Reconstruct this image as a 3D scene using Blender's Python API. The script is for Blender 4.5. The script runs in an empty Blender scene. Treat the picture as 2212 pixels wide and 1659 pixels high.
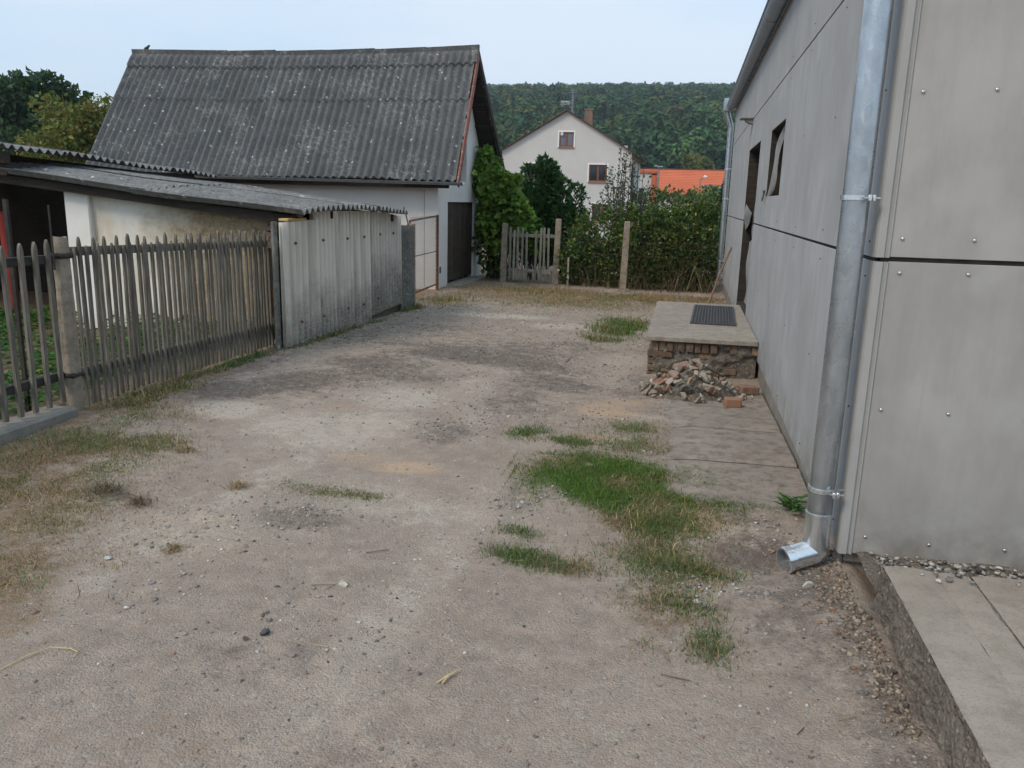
import bpy, bmesh, math, random
import numpy as np
from mathutils import Vector, Matrix, Euler
random.seed(7); RS = np.random.RandomState(11)
SC = bpy.context.scene; COL = SC.collection
R_ = math.radians

# ------------------------------------------------------------------ camera
def set_camera():
    y, p, r = R_(11.75), R_(12.9), R_(1.47)
    F = Vector((-math.sin(y)*math.cos(p), math.cos(y)*math.cos(p), -math.sin(p)))
    R0 = Vector((math.cos(y), math.sin(y), 0)); U0 = R0.cross(F)
    Rv = R0*math.cos(r) + U0*math.sin(r); Uv = U0*math.cos(r) - R0*math.sin(r)
    m = Matrix(((Rv.x, Uv.x, -F.x, 0), (Rv.y, Uv.y, -F.y, 0), (Rv.z, Uv.z, -F.z, 1.5), (0, 0, 0, 1)))
    cd = bpy.data.cameras.new('camera'); cd.sensor_width = 36; cd.lens = 36*1740/2212
    cd.clip_start = .05; cd.clip_end = 6000
    o = bpy.data.objects.new('camera', cd); COL.objects.link(o); o.matrix_world = m
    SC.camera = o
set_camera()

# ------------------------------------------------------------------ sky, sun, exposure
SUN = Vector((-.45, -.55, .70)).normalized()
def set_world():
    w = bpy.data.worlds.new('World'); SC.world = w; w.use_nodes = True
    nt = w.node_tree; nt.nodes.clear(); L = nt.links.new
    out = nt.nodes.new('ShaderNodeOutputWorld'); bg = nt.nodes.new('ShaderNodeBackground')
    sky = nt.nodes.new('ShaderNodeTexSky'); sky.sky_type = 'NISHITA'; sky.sun_disc = False
    sky.sun_elevation = math.asin(SUN.z); sky.sun_rotation = math.atan2(SUN.x, SUN.y)
    sky.air_density = 1.0; sky.dust_density = 2.0; sky.ozone_density = 1.5; sky.altitude = 200
    # thin high cloud veil over the whole sky
    tc = nt.nodes.new('ShaderNodeTexCoord'); mp = nt.nodes.new('ShaderNodeMapping')
    mp.inputs['Scale'].default_value = (1, 1, 3.5)
    nz = nt.nodes.new('ShaderNodeTexNoise'); nz.inputs['Scale'].default_value = 1.6
    nz.inputs['Detail'].default_value = 5; nz.inputs['Roughness'].default_value = .5
    rp = nt.nodes.new('ShaderNodeValToRGB')
    rp.color_ramp.elements[0].position = .36; rp.color_ramp.elements[0].color = (4.9, 6.9, 8.8, 1)
    rp.color_ramp.elements[1].position = .66; rp.color_ramp.elements[1].color = (7.2, 8.1, 9.1, 1)
    mx = nt.nodes.new('ShaderNodeMix'); mx.data_type = 'RGBA'; mx.inputs[0].default_value = .8
    L(tc.outputs['Generated'], mp.inputs[0]); L(mp.outputs[0], nz.inputs['Vector'])
    L(nz.outputs[0], rp.inputs[0]); L(sky.outputs[0], mx.inputs[6]); L(rp.outputs[0], mx.inputs[7])
    L(mx.outputs[2], bg.inputs[0]); bg.inputs[1].default_value = .105
    L(bg.outputs[0], out.inputs[0])
    ld = bpy.data.lights.new('sun', 'SUN'); ld.energy = 1.5; ld.angle = R_(20); ld.color = (1, .86, .69)
    o = bpy.data.objects.new('sun', ld); COL.objects.link(o)
    o.rotation_euler = SUN.to_track_quat('Z', 'Y').to_euler(); o.location = (-20, -20, 40)
set_world()
vs = SC.view_settings
vs.view_transform = 'Standard'; vs.look = 'None'; vs.exposure = 0.32; vs.gamma = 1; vs.use_curve_mapping = False
SC.cycles.use_denoising = True
SC.cycles.max_bounces = 5; SC.cycles.diffuse_bounces = 3; SC.cycles.use_adaptive_sampling = True; SC.cycles.adaptive_threshold = .025; SC.cycles.transparent_max_bounces = 4
SC.cycles.volume_bounces = 0; SC.cycles.caustics_reflective = False; SC.cycles.caustics_refractive = False

# ------------------------------------------------------------------ helpers
def sst(a, b, x):
    t = np.clip((x-a)/(b-a), 0, 1); return t*t*(3-2*t)
_tab = {}
def vnoise(x, y, seed=0):
    if seed not in _tab: _tab[seed] = np.random.RandomState(seed+100).rand(256, 256)
    T = _tab[seed]; x = np.asarray(x, float); y = np.asarray(y, float)
    xi = np.floor(x).astype(int); yi = np.floor(y).astype(int); fx = x-xi; fy = y-yi
    fx = fx*fx*(3-2*fx); fy = fy*fy*(3-2*fy)
    g = lambda a, b: T[a % 256, b % 256]
    return (g(xi, yi)*(1-fx)+g(xi+1, yi)*fx)*(1-fy)+(g(xi, yi+1)*(1-fx)+g(xi+1, yi+1)*fx)*fy
def fbm(x, y, seed=0, oct=4):
    s = 0; a = .5; t = 0
    for k in range(oct):
        s = s+a*vnoise(x*2**k+13.7*k, y*2**k+7.1*k, seed+k); t += a; a *= .55
    return s/t
def gz_base(x, y):
    x = np.asarray(x, float); y = np.asarray(y, float)
    w = sst(-2.5, -.5, x)
    z = -(1-w)*.14*sst(6, 14, y) - w*(.10*sst(4.5, 7.5, y)+.04*sst(9, 14, y))
    return z - 1.0*sst(20, 46, y) + 0*x
def gz(x, y):
    return float(gz_base(x, y))

class MB:
    def __init__(s): s.v = []; s.f = []
    def add(s, vs, fs):
        b = len(s.v); s.v += [tuple(v) for v in vs]; s.f += [tuple(i+b for i in f) for f in fs]; return s
    def box(s, x0, x1, y0, y1, z0, z1, c=0.0, M=None):
        if c <= 0:
            vs = [(x, y, z) for x in (x0, x1) for y in (y0, y1) for z in (z0, z1)]
            fs = [(0,1,3,2), (4,6,7,5), (0,4,5,1), (2,3,7,6), (0,2,6,4), (1,5,7,3)]
        else:
            X = (x0, x1); Y = (y0, y1); Z = (z0, z1); vs = []; ix = {}
            for i in (0, 1):
                for j in (0, 1):
                    for k in (0, 1):
                        sx, sy, sz = (c if i == 0 else -c), (c if j == 0 else -c), (c if k == 0 else -c)
                        for a in range(3):
                            ix[i, j, k, a] = len(vs)
                            vs.append((X[i]+(sx if a != 0 else 0), Y[j]+(sy if a != 1 else 0), Z[k]+(sz if a != 2 else 0)))
            fs = []
            for a in range(3):
                b, d = (a+1) % 3, (a+2) % 3
                for q in (0, 1):
                    def K(p, r): t = [0]*3; t[a] = q; t[b] = p; t[d] = r; return ix[t[0], t[1], t[2], a]
                    f = [K(0,0), K(1,0), K(1,1), K(0,1)]; fs.append(f if q else f[::-1])
                for p in (0, 1):
                    for r in (0, 1):
                        def K2(q, ax): t = [0]*3; t[a] = q; t[b] = p; t[d] = r; return ix[t[0], t[1], t[2], ax]
                        f = [K2(0, b), K2(1, b), K2(1, d), K2(0, d)]
                        fs.append(f if (p == r) == False else f[::-1])
            for i in (0, 1):
                for j in (0, 1):
                    for k in (0, 1):
                        f = [ix[i,j,k,0], ix[i,j,k,1], ix[i,j,k,2]]
                        fs.append(f if (i+j+k) % 2 else f[::-1])
        if M is not None: vs = [M @ Vector(v) for v in vs]
        return s.add(vs, fs)
    def tube(s, pts, r, n=8, cap=True, arc=None):
        pts = [Vector(p) for p in pts]; m = len(pts)
        rs = r if isinstance(r, (list, tuple)) else [r]*m
        vs = []; fs = []; up = None
        for i, p in enumerate(pts):
            t = (pts[min(i+1, m-1)]-pts[max(i-1, 0)]).normalized()
            if up is None:
                up = Vector((0, 0, 1)) if abs(t.z) < .9 else Vector((0, 1, 0))
            a = (up-t*up.dot(t)).normalized(); up = a; b = t.cross(a)
            for k in range(n):
                an = 2*math.pi*k/n
                vs.append(p+(a*math.cos(an)+b*math.sin(an))*rs[i])
        for i in range(m-1):
            for k in range(n):
                k2 = (k+1) % n; fs.append((i*n+k, i*n+k2, (i+1)*n+k2, (i+1)*n+k))
        if cap:
            fs.append(tuple(range(n))[::-1]); fs.append(tuple((m-1)*n+k for k in range(n)))
        return s.add(vs, fs)
    def prism(s, poly, axis, a, b):
        n = len(poly)
        def P(p, h):
            return {'x': (h, p[0], p[1]), 'y': (p[0], h, p[1]), 'z': (p[0], p[1], h)}[axis]
        vs = [P(p, a) for p in poly]+[P(p, b) for p in poly]
        fs = [tuple(range(n))[::-1], tuple(range(n, 2*n))]+[(i, (i+1) % n, n+(i+1) % n, n+i) for i in range(n)]
        return s.add(vs, fs)
    def grid(s, nu, nv, fn):
        vs = [fn(i/nu, j/nv) for i in range(nu+1) for j in range(nv+1)]
        fs = [(i*(nv+1)+j, (i+1)*(nv+1)+j, (i+1)*(nv+1)+j+1, i*(nv+1)+j+1) for i in range(nu) for j in range(nv)]
        return s.add(vs, fs)

def wl(o):
    p = Vector((0, 0, 0))
    while o: p += o.location; o = o.parent
    return p
def tag(o, label=None, cat=None, group=None, kind=None):
    if label: o['label'] = label
    if cat: o['category'] = cat
    if group: o['group'] = group
    if kind: o['kind'] = kind
    return o
def thing(name, loc, label, cat, group=None):
    o = bpy.data.objects.new(name, None); COL.objects.link(o); o.location = loc; o.empty_display_size = .2
    return tag(o, label, cat, group)
def link(name, me, mat, parent=None, loc=(0, 0, 0), smooth=False):
    if mat is not None and len(me.materials) == 0: me.materials.append(mat)
    o = bpy.data.objects.new(name, me); COL.objects.link(o); o.location = loc
    if parent: o.parent = parent
    return o
def fixn(me):
    bm = bmesh.new(); bm.from_mesh(me); bmesh.ops.recalc_face_normals(bm, faces=bm.faces); bm.to_mesh(me); bm.free()
def build(name, mb, mat, parent=None, origin=None, smooth=False, label=None, cat=None, group=None, kind=None, fix=True):
    if parent is not None: off = wl(parent)
    elif origin is not None: off = Vector(origin)
    else:
        a = np.array(mb.v); off = Vector(((a[:, 0].min()+a[:, 0].max())/2, (a[:, 1].min()+a[:, 1].max())/2, a[:, 2].min()))
    me = bpy.data.meshes.new(name)
    me.from_pydata([(v[0]-off.x, v[1]-off.y, v[2]-off.z) for v in mb.v], [], mb.f); me.update()
    if fix: fixn(me)
    if smooth: me.shade_smooth() if smooth is True else me.shade_smooth()
    if smooth == 'auto': me.set_sharp_from_angle(angle=R_(40))
    o = link(name, me, mat, parent, (0, 0, 0) if parent is not None else off)
    return tag(o, label, cat, group, kind)
def np_mesh(name, V, F, col=None, smooth=False):
    me = bpy.data.meshes.new(name); V = np.asarray(V, np.float32); F = np.asarray(F, np.int32)
    m, k = F.shape
    me.vertices.add(len(V)); me.vertices.foreach_set('co', V.ravel())
    me.loops.add(m*k); me.loops.foreach_set('vertex_index', F.ravel())
    me.polygons.add(m); me.polygons.foreach_set('loop_start', np.arange(0, m*k, k, dtype=np.int32))
    if smooth: me.polygons.foreach_set('use_smooth', np.ones(m, bool))
    me.update(calc_edges=True)
    if col is not None:
        a = me.color_attributes.new('Col', 'FLOAT_COLOR', 'POINT')
        c = np.ones((len(V), 4), np.float32); c[:, :col.shape[1]] = col; a.data.foreach_set('color', c.ravel())
    return me
def np_obj(name, V, F, mat, col=None, parent=None, smooth=False, label=None, cat=None, group=None, kind=None):
    V = np.asarray(V, float)
    off = wl(parent) if parent is not None else Vector((V[:, 0].mean(), V[:, 1].mean(), V[:, 2].min()))
    me = np_mesh(name, V-np.array(off), F, col, smooth)
    o = link(name, me, mat, parent, (0, 0, 0) if parent is not None else off)
    return tag(o, label, cat, group, kind)
def place(name, me, parent, world, rot=(0, 0, 0), scale=None):
    o = bpy.data.objects.new(name, me); COL.objects.link(o)
    o.location = Vector(world)-(wl(parent) if parent else Vector((0, 0, 0))); o.rotation_euler = rot
    if scale is not None: o.scale = scale
    if parent: o.parent = parent
    return o
def mesh_of(name, mb, mat, smooth=False):
    me = bpy.data.meshes.new(name); me.from_pydata(mb.v, [], mb.f); me.update(); fixn(me)
    if smooth: me.shade_smooth(); me.set_sharp_from_angle(angle=R_(45))
    me.materials.append(mat); return me

# ------------------------------------------------------------------ materials
class N:
    def __init__(s, name):
        s.m = bpy.data.materials.new(name); s.m.use_nodes = True; s.nt = s.m.node_tree; s.nt.nodes.clear()
        s.out = s.n('OutputMaterial'); s.pos = s.n('NewGeometry').outputs['Position']
        s.b = s.n('BsdfPrincipled'); s.l(s.b.outputs[0], s.out.inputs[0])
        s.b.inputs['Roughness'].default_value = .85; s.b.inputs['Specular IOR Level'].default_value = .3
    def n(s, t): return s.nt.nodes.new('ShaderNode'+t)
    def l(s, a, b): s.nt.links.new(a, b)
    def set(s, sock, v):
        if hasattr(v, 'is_output') or isinstance(v, bpy.types.NodeSocket): s.l(v, sock)
        elif isinstance(v, (tuple, list)) and len(v) == 3 and sock.type == 'RGBA': sock.default_value = (*v, 1)
        else: sock.default_value = v
    def vec(s, scale=(1, 1, 1), src=None):
        m = s.n('Mapping'); m.inputs['Scale'].default_value = scale; s.l(src or s.pos, m.inputs[0]); return m.outputs[0]
    def noise(s, scale, detail=4, rough=.55, v=None, dist=0):
        n = s.n('TexNoise'); n.inputs['Scale'].default_value = scale; n.inputs['Detail'].default_value = detail
        n.inputs['Roughness'].default_value = rough; n.inputs['Distortion'].default_value = dist
        s.l(v or s.pos, n.inputs['Vector']); return n.outputs[0]
    def vor(s, scale, feature='F1', out='Distance', v=None, rand=1):
        n = s.n('TexVoronoi'); n.feature = feature; n.inputs['Scale'].default_value = scale
        n.inputs['Randomness'].default_value = rand
        s.l(v or s.pos, n.inputs['Vector']); return n.outputs[out]
    def ramp(s, f, stops, interp='LINEAR'):
        r = s.n('ValToRGB'); cr = r.color_ramp; cr.interpolation = interp
        while len(cr.elements) < len(stops): cr.elements.new(.5)
        for e, (p, c) in zip(cr.elements, stops):
            e.position = p; e.color = (c, c, c, 1) if isinstance(c, (int, float)) else (*c, 1)
        s.l(f, r.inputs[0]); return r.outputs[0]
    def mix(s, f, a, b, mode='MIX'):
        m = s.n('Mix'); m.data_type = 'RGBA'; m.blend_type = mode
        s.set(m.inputs[0], f); s.set(m.inputs[6], a); s.set(m.inputs[7], b); return m.outputs[2]
    def math(s, op, a, b=0, c=0):
        m = s.n('Math'); m.operation = op; s.set(m.inputs[0], a); s.set(m.inputs[1], b); s.set(m.inputs[2], c); return m.outputs[0]
    def sep(s, v=None):
        n = s.n('SeparateXYZ'); s.l(v or s.pos, n.inputs[0]); return n.outputs
    def rand(s): return s.n('ObjectInfo').outputs['Random']
    def attr(s, name='Col'):
        a = s.n('Attribute'); a.attribute_name = name; return a
    def bump(s, h, strength=.4, dist=.01):
        b = s.n('Bump'); b.inputs['Strength'].default_value = strength; b.inputs['Distance'].default_value = dist
        s.l(h, b.inputs['Height']); s.l(b.outputs[0], s.b.inputs['Normal']); return s
    def base(s, c, rough=None, metal=None):
        s.set(s.b.inputs['Base Color'], c)
        if rough is not None: s.set(s.b.inputs['Roughness'], rough)
        if metal is not None: s.b.inputs['Metallic'].default_value = metal
        return s
def mottled(name, c1, c2, scale=6, c3=None, s3=40, rough=.85, bump=.3, bscale=60, bd=.004, hue=0):
    n = N(name); c = n.mix(n.ramp(n.noise(scale, 5), [(.3, 0), (.7, 1)]), c1, c2)
    if c3 is not None: c = n.mix(n.ramp(n.noise(s3, 3), [(.55, 0), (.7, .8)]), c, c3)
    n.base(c, rough)
    if bump: n.bump(n.noise(bscale, 4), bump, bd)
    return n.m

def mk_ground():
    n = N('dirt_ground'); a = n.attr('Col'); sp = n.n('SeparateColor'); n.l(a.outputs['Color'], sp.inputs[0])
    dark, grs, pale, orn = sp.outputs[0], sp.outputs[1], sp.outputs[2], a.outputs['Alpha']
    n1 = n.noise(1.6, 6, .6); n2 = n.noise(9, 5, .65); n3 = n.noise(60, 4, .7); n4 = n.noise(230, 3, .7)
    c = n.mix(n.ramp(n1, [(.3, 0), (.7, 1)]), (.375, .296, .232), (.485, .392, .316))
    c = n.mix(n.ramp(n2, [(.38, 0), (.66, .8)]), c, (.265, .21, .168))
    def brk(m, lo=.25, hi=.6, k=.85):
        t = n.math('ADD', m, n.math('MULTIPLY', n.math('SUBTRACT', n2, .5), k*1.6))
        t = n.math('ADD', t, n.math('MULTIPLY', n.math('SUBTRACT', n3, .5), k))
        return n.ramp(t, [(lo, 0), (hi, 1)])
    c = n.mix(n.math('MULTIPLY', brk(pale), .85), c, (.57, .49, .405))
    c = n.mix(n.math('MULTIPLY', brk(orn, .3, .8), .75), c, (.62, .42, .265))
    c = n.mix(n.math('MULTIPLY', brk(dark, .25, .75), .88), c, (.135, .105, .085))
    gc = n.mix(n.ramp(n3, [(.35, 0), (.65, 1)]), (.185, .115, .065), (.30, .20, .115))
    c = n.mix(n.math('MULTIPLY', brk(grs, .3, .7), .85), c, gc)
    # crumbs of stone in many greys
    v = n.n('TexVoronoi'); v.inputs['Scale'].default_value = 120; n.l(n.pos, v.inputs['Vector'])
    vc = n.ramp(v.outputs['Color'], [(0, (.10, .09, .085)), (.35, (.26, .22, .19)), (.7, (.40, .36, .31)), (1, (.62, .59, .54))])
    c = n.mix(n.math('MULTIPLY', n.ramp(n.noise(22, 3), [(.42, 0), (.62, 1)]), .34), c, vc)
    c = n.mix(n.ramp(n4, [(.3, .32), (.5, 0)]), c, (.08, .07, .06))
    c = n.mix(n.ramp(n4, [(.62, 0), (.74, .4)]), c, (.62, .58, .52))
    n.base(c, .95)
    h = n.math('ADD', n.math('MULTIPLY', n3, .6), n.math('MULTIPLY', n4, .5))
    h = n.math('ADD', h, n.math('MULTIPLY', v.outputs['Distance'], -.5))
    n.bump(h, .9, .012); return n.m
M = {}
M['ground'] = mk_ground()
def mk_leaf(name, trans=.35, rough=.55):
    n = N(name); a = n.attr('Col'); n.base(a.outputs['Color'], rough)
    t = n.n('BsdfTranslucent'); n.l(n.mix(.5, a.outputs['Color'], (.35, .5, .08), 'MULTIPLY') if False else a.outputs['Color'], t.inputs[0])
    mx = n.n('MixShader'); mx.inputs[0].default_value = trans
    n.l(n.b.outputs[0], mx.inputs[1]); n.l(t.outputs[0], mx.inputs[2]); n.l(mx.outputs[0], n.out.inputs[0]); return n.m
M['leaf'] = mk_leaf('leaves'); M['grass'] = mk_leaf('grass_blades', .3, .6)
def mk_attr(name, rough=.9, ns=120, bd=.003):
    n = N(name); a = n.attr('Col')
    c = n.mix(n.ramp(n.noise(ns, 4), [(.3, .45), (.65, 0)]), a.outputs['Color'], (.05, .045, .04))
    n.base(c, rough).bump(n.noise(ns*1.6, 3), .5, bd); return n.m
M['stone'] = mk_attr('gravel_stone')
M['forest'] = mk_leaf('forest_foliage', .15, .8)
def mk_panel(name, tint):
    n = N(name); x = tint
    v = n.vec((1, 1, .35))
    c = n.mix(n.ramp(n.noise(1.3, 5, .6), [(.3, 0), (.72, 1)]), tuple(k*.84 for k in x), tuple(k*1.08 for k in x))
    c = n.mix(n.ramp(n.noise(5, 5, .65, v), [(.42, 0), (.75, .7)]), c, tuple(k*.74 for k in x))
    c = n.mix(n.ramp(n.noise(14, 4, .6, n.vec((1, 1, .06))), [(.50, 0), (.78, .42)]), c, tuple(k*.74 for k in x))
    c = n.mix(n.ramp(n.noise(3.1, 3, .5), [(.54, 0), (.74, .55)]), c, (x[0]*1.15, x[1]*1.17, x[2]*1.2))
    # splash dirt near the foot of the boards
    z = n.sep()[2]
    f = n.math('MULTIPLY', n.ramp(z, [(.05, 1), (.40, 0)]), n.ramp(n.noise(5, 5, .65), [(.38, 0), (.66, .8)]))
    c = n.mix(f, c, (.17, .155, .125))
    c = n.mix(n.ramp(n.noise(40, 3, .6, n.vec((1, 1, .025))), [(.60, 0), (.80, .30)]), c, tuple(k*.68 for k in x))
    tone = n.math('ADD', .955, n.math('MULTIPLY', n.rand(), .08))
    g = n.n('HueSaturation'); n.l(c, g.inputs['Color']); n.l(tone, g.inputs['Value'])
    n.base(g.outputs[0], .8).bump(n.noise(90, 4, .6), .15, .002); return n.m
M['panel'] = mk_panel('fibre_cement_board', (.385, .383, .382)); M['panel_end'] = mk_panel('fibre_cement_board_end', (.378, .362, .342))
def mk_zinc(name, c1, c2, rough=.38):
    n = N(name); v = n.vec((1, 1, .5))
    sp = n.vor(38, v=v, out='Color'); r = n.ramp(sp, [(0, 0), (1, 1)])
    c = n.mix(r, c1, c2); c = n.mix(n.ramp(n.noise(6, 4), [(.5, 0), (.75, .6)]), c, tuple(k*.72 for k in c1))
    n.base(c, n.ramp(n.noise(12, 4), [(.3, rough*.8), (.7, rough*1.35)]), .85); n.bump(n.noise(16, 3), .08, .004); return n.m
M['zinc'] = mk_zinc('galvanised_steel', (.40, .43, .455), (.51, .54, .565), .28); M['zinc_new'] = mk_zinc('bright_galvanised_steel', (.75, .78, .80), (.82, .84, .86), .22)
M['gutter'] = mottled('blue_grey_zinc_gutter', (.24, .28, .32), (.33, .37, .41), 5, rough=.45, bump=0)
M['steel'] = N('stainless_screw').base((.62, .61, .6), .3, .9).m
M['trim'] = mottled('painted_corner_trim', (.33, .325, .315), (.38, .375, .36), 4, rough=.6, bump=0)
def mk_concrete(name, c1, c2, dirt=(.16, .135, .11), amt=.6, bump=.5):
    n = N(name); c = n.mix(n.ramp(n.noise(3, 6, .6), [(.3, 0), (.7, 1)]), c1, c2)
    c = n.mix(n.ramp(n.noise(11, 5, .7), [(.45, 0), (.75, amt)]), c, dirt)
    c = n.mix(n.ramp(n.noise(130, 3, .7), [(.3, .4), (.48, 0)]), c, (.09, .08, .07))
    c = n.mix(n.ramp(n.noise(150, 3, .7), [(.6, 0), (.74, .35)]), c, (.6, .57, .52))
    n.base(c, .92).bump(n.math('ADD', n.noise(30, 5, .7), n.math('MULTIPLY', n.noise(170, 3), .4)), bump, .006); return n.m
M['conc'] = mk_concrete('old_concrete', (.29, .255, .21), (.37, .33, .28), amt=.8); M['plinth'] = mk_concrete('dirty_plinth_concrete', (.20, .185, .165), (.29, .27, .235), amt=.8)
M['rough'] = mk_concrete('exposed_aggregate_concrete', (.19, .165, .14), (.27, .24, .20), (.10, .085, .07), .8, .9)
M['plat'] = mk_concrete('platform_concrete', (.29, .248, .205), (.365, .318, .265), (.20, .168, .13), .75, .5)
M['apron'] = mk_concrete('apron_concrete', (.25, .212, .178), (.34, .292, .245), (.105, .085, .064), 1.0, .9)
M['post'] = mk_concrete('mossy_post_concrete', (.27, .225, .17), (.37, .315, .25), (.11, .095, .068), .9, .9)
def mk_aggregate():
    n = N('pebbly_concrete_side')
    v = n.n('TexVoronoi'); v.inputs['Scale'].default_value = 62; n.l(n.pos, v.inputs['Vector'])
    pc = n.ramp(v.outputs['Color'], [(0, (.09, .08, .07)), (.4, (.22, .19, .155)), (.75, (.33, .28, .225)), (1, (.50, .45, .38))])
    c = n.mix(n.ramp(n.noise(5, 5, .65), [(.3, 0), (.7, 1)]), (.155, .13, .105), (.25, .215, .175))
    c = n.mix(n.math('MULTIPLY', n.ramp(v.outputs['Distance'], [(.2, 1), (.5, 0)]), .8), c, pc)
    c = n.mix(n.ramp(n.noise(160, 3, .7), [(.32, .6), (.5, 0)]), c, (.05, .045, .04))
    n.base(c, .95); h = n.math('ADD', n.math('MULTIPLY', v.outputs['Distance'], -1.2), n.noise(140, 3, .7)); n.bump(h, .9, .012); return n.m
M['rough'] = mk_aggregate()
def mk_wood(name, c1, c2, c3, axis=2, s=30, rough=.85):
    n = N(name); sc = [1, 1, 1]; sc[axis] = .06
    v = n.vec(tuple(sc)); r = n.rand()
    off = n.n('VectorMath'); off.operation = 'ADD'; n.l(v, off.inputs[0]); cb = n.n('CombineXYZ')
    for k in range(3): n.l(n.math('MULTIPLY', r, 17+5*k), cb.inputs[k])
    n.l(cb.outputs[0], off.inputs[1]); v = off.outputs[0]
    g = n.noise(s*3, 5, .65, v)
    c = n.mix(n.ramp(g, [(.32, 0), (.66, 1)]), c1, c2)
    c = n.mix(n.ramp(n.noise(4, 4, .6), [(.5, 0), (.72, .7)]), c, c3)
    h = n.n('HueSaturation'); n.l(c, h.inputs['Color']); n.l(n.math('ADD', .8, n.math('MULTIPLY', r, .4)), h.inputs['Value'])
    n.base(h.outputs[0], rough).bump(g, .6, .003); return n.m
M['picket'] = mk_wood('weathered_grey_picket', (.085, .073, .058), (.225, .203, .17), (.09, .088, .068))
M['rail'] = mk_wood('weathered_rail', (.10, .09, .075), (.19, .17, .145), (.10, .09, .06), 1)
M['gatewood'] = mk_wood('sun_bleached_gate_wood', (.20, .185, .155), (.33, .31, .265), (.17, .165, .115))
M['barndoor'] = mk_wood('tarred_door_board', (.022, .016, .012), (.10, .078, .058), (.03, .022, .017))
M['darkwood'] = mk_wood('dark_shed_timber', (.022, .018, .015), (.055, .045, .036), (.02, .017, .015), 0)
M['plank'] = mk_wood('fresh_sawn_board', (.55, .36, .15), (.68, .48, .24), (.45, .28, .12), 1)
M['stick'] = mk_wood('tool_handle_wood', (.16, .10, .065), (.26, .17, .11), (.14, .10, .075))
M['barge'] = mottled('flaking_red_paint', (.20, .062, .045), (.30, .13, .10), 9, (.42, .36, .32), 30)
M['rust'] = mottled('rusty_steel', (.12, .05, .028), (.24, .105, .055), 12, (.33, .28, .24), 22)
M['iron'] = mottled('dark_iron', (.03, .028, .026), (.06, .05, .045), 20)
def mk_asb(name, c1, c2, lich=1.0, foot=None):
    n = N(name)
    c = n.mix(n.ramp(n.noise(2.2, 5, .6), [(.3, 0), (.7, 1)]), c1, c2)
    c = n.mix(n.ramp(n.noise(17, 5, .7), [(.48, 0), (.66, .7*lich)]), c, (.065, .066, .06))
    c = n.mix(n.ramp(n.noise(41, 4, .7), [(.6, 0), (.72, .6*lich)]), c, (.20, .16, .10))
    c = n.mix(n.ramp(n.math('MULTIPLY', n.noise(15, 4, .75), n.ramp(n.noise(1.1, 3), [(.3, .8), (.7, 1.15)])), [(.55, 0), (.66, .7*lich)]), c, (.31, .31, .28))
    sel = n.ramp(n.vor(6.5, out='Color'), [(.52, 0), (.56, 1)])
    sz = n.vor(6.5)
    spot = n.math('MULTIPLY', n.ramp(n.math('ADD', sz, n.math('MULTIPLY', n.noise(30, 2), .25)), [(.22, 1), (.30, 0)]), sel)
    c = n.mix(n.math('MULTIPLY', spot, .8*lich), c, (.60, .61, .56))
    if foot:
        z = n.sep()[2]
        f = n.ramp(n.math('ADD', z, n.math('MULTIPLY', n.math('SUBTRACT', n.noise(3.2, 5, .65), .5), 1.1)), [(foot[0], 1), (foot[1], 0)])
        f2 = n.math('MULTIPLY', f, n.ramp(n.noise(60, 4, .7), [(.3, .35), (.6, 1)]))
        c = n.mix(n.math('MULTIPLY', f2, foot[2]), c, (.085, .085, .07))
        st = n.ramp(n.noise(9, 4, .6, n.vec((1, 1, .05))), [(.46, 0), (.70, .50)])
        c = n.mix(st, c, (.26, .225, .165))
    n.base(c, .95).bump(n.math('ADD', n.noise(48, 4, .7), n.noise(120, 3)), .6, .005); return n.m
M['barnroof'] = mk_asb('lichen_asbestos_roof', (.10, .103, .105), (.148, .151, .153))
M['shedroof'] = mk_asb('old_asbestos_shed_roof', (.15, .153, .155), (.22, .223, .225), 1.0)
M['sheet'] = mk_asb('pale_asbestos_sheet', (.70, .66, .58), (.77, .73, .65), .0, (-.02, .62, .85))
M['sheet_mossy'] = mk_asb('mossy_asbestos_sheet', (.60, .57, .51), (.67, .64, .57), .15, (.15, .85, .85))
M['sheet_dark'] = mk_asb('dark_mossy_asbestos', (.15, .15, .135), (.22, .22, .20), .8)
def mk_plaster(name, c1, c2, st, amt, s=2.2, foot=None):
    n = N(name); c = n.mix(n.ramp(n.noise(s, 6, .6), [(.3, 0), (.7, 1)]), c1, c2)
    c = n.mix(n.ramp(n.noise(1.4, 5, .65), [(.5, 0), (.75, amt)]), c, st)
    if foot:
        x = n.sep()[0]
        f = n.ramp(n.math('ADD', x, n.math('MULTIPLY', n.math('SUBTRACT', n.noise(1.6, 6, .65), .5), 2.2)), [(foot[0], 0), (foot[1], 1)]) if False else None
    n.base(c, .92).bump(n.noise(55, 4, .65), .35, .005); return n.m
M['barnwall'] = mk_plaster('barn_plaster', (.68, .665, .635), (.75, .735, .71), (.50, .47, .43), .4)
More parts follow.
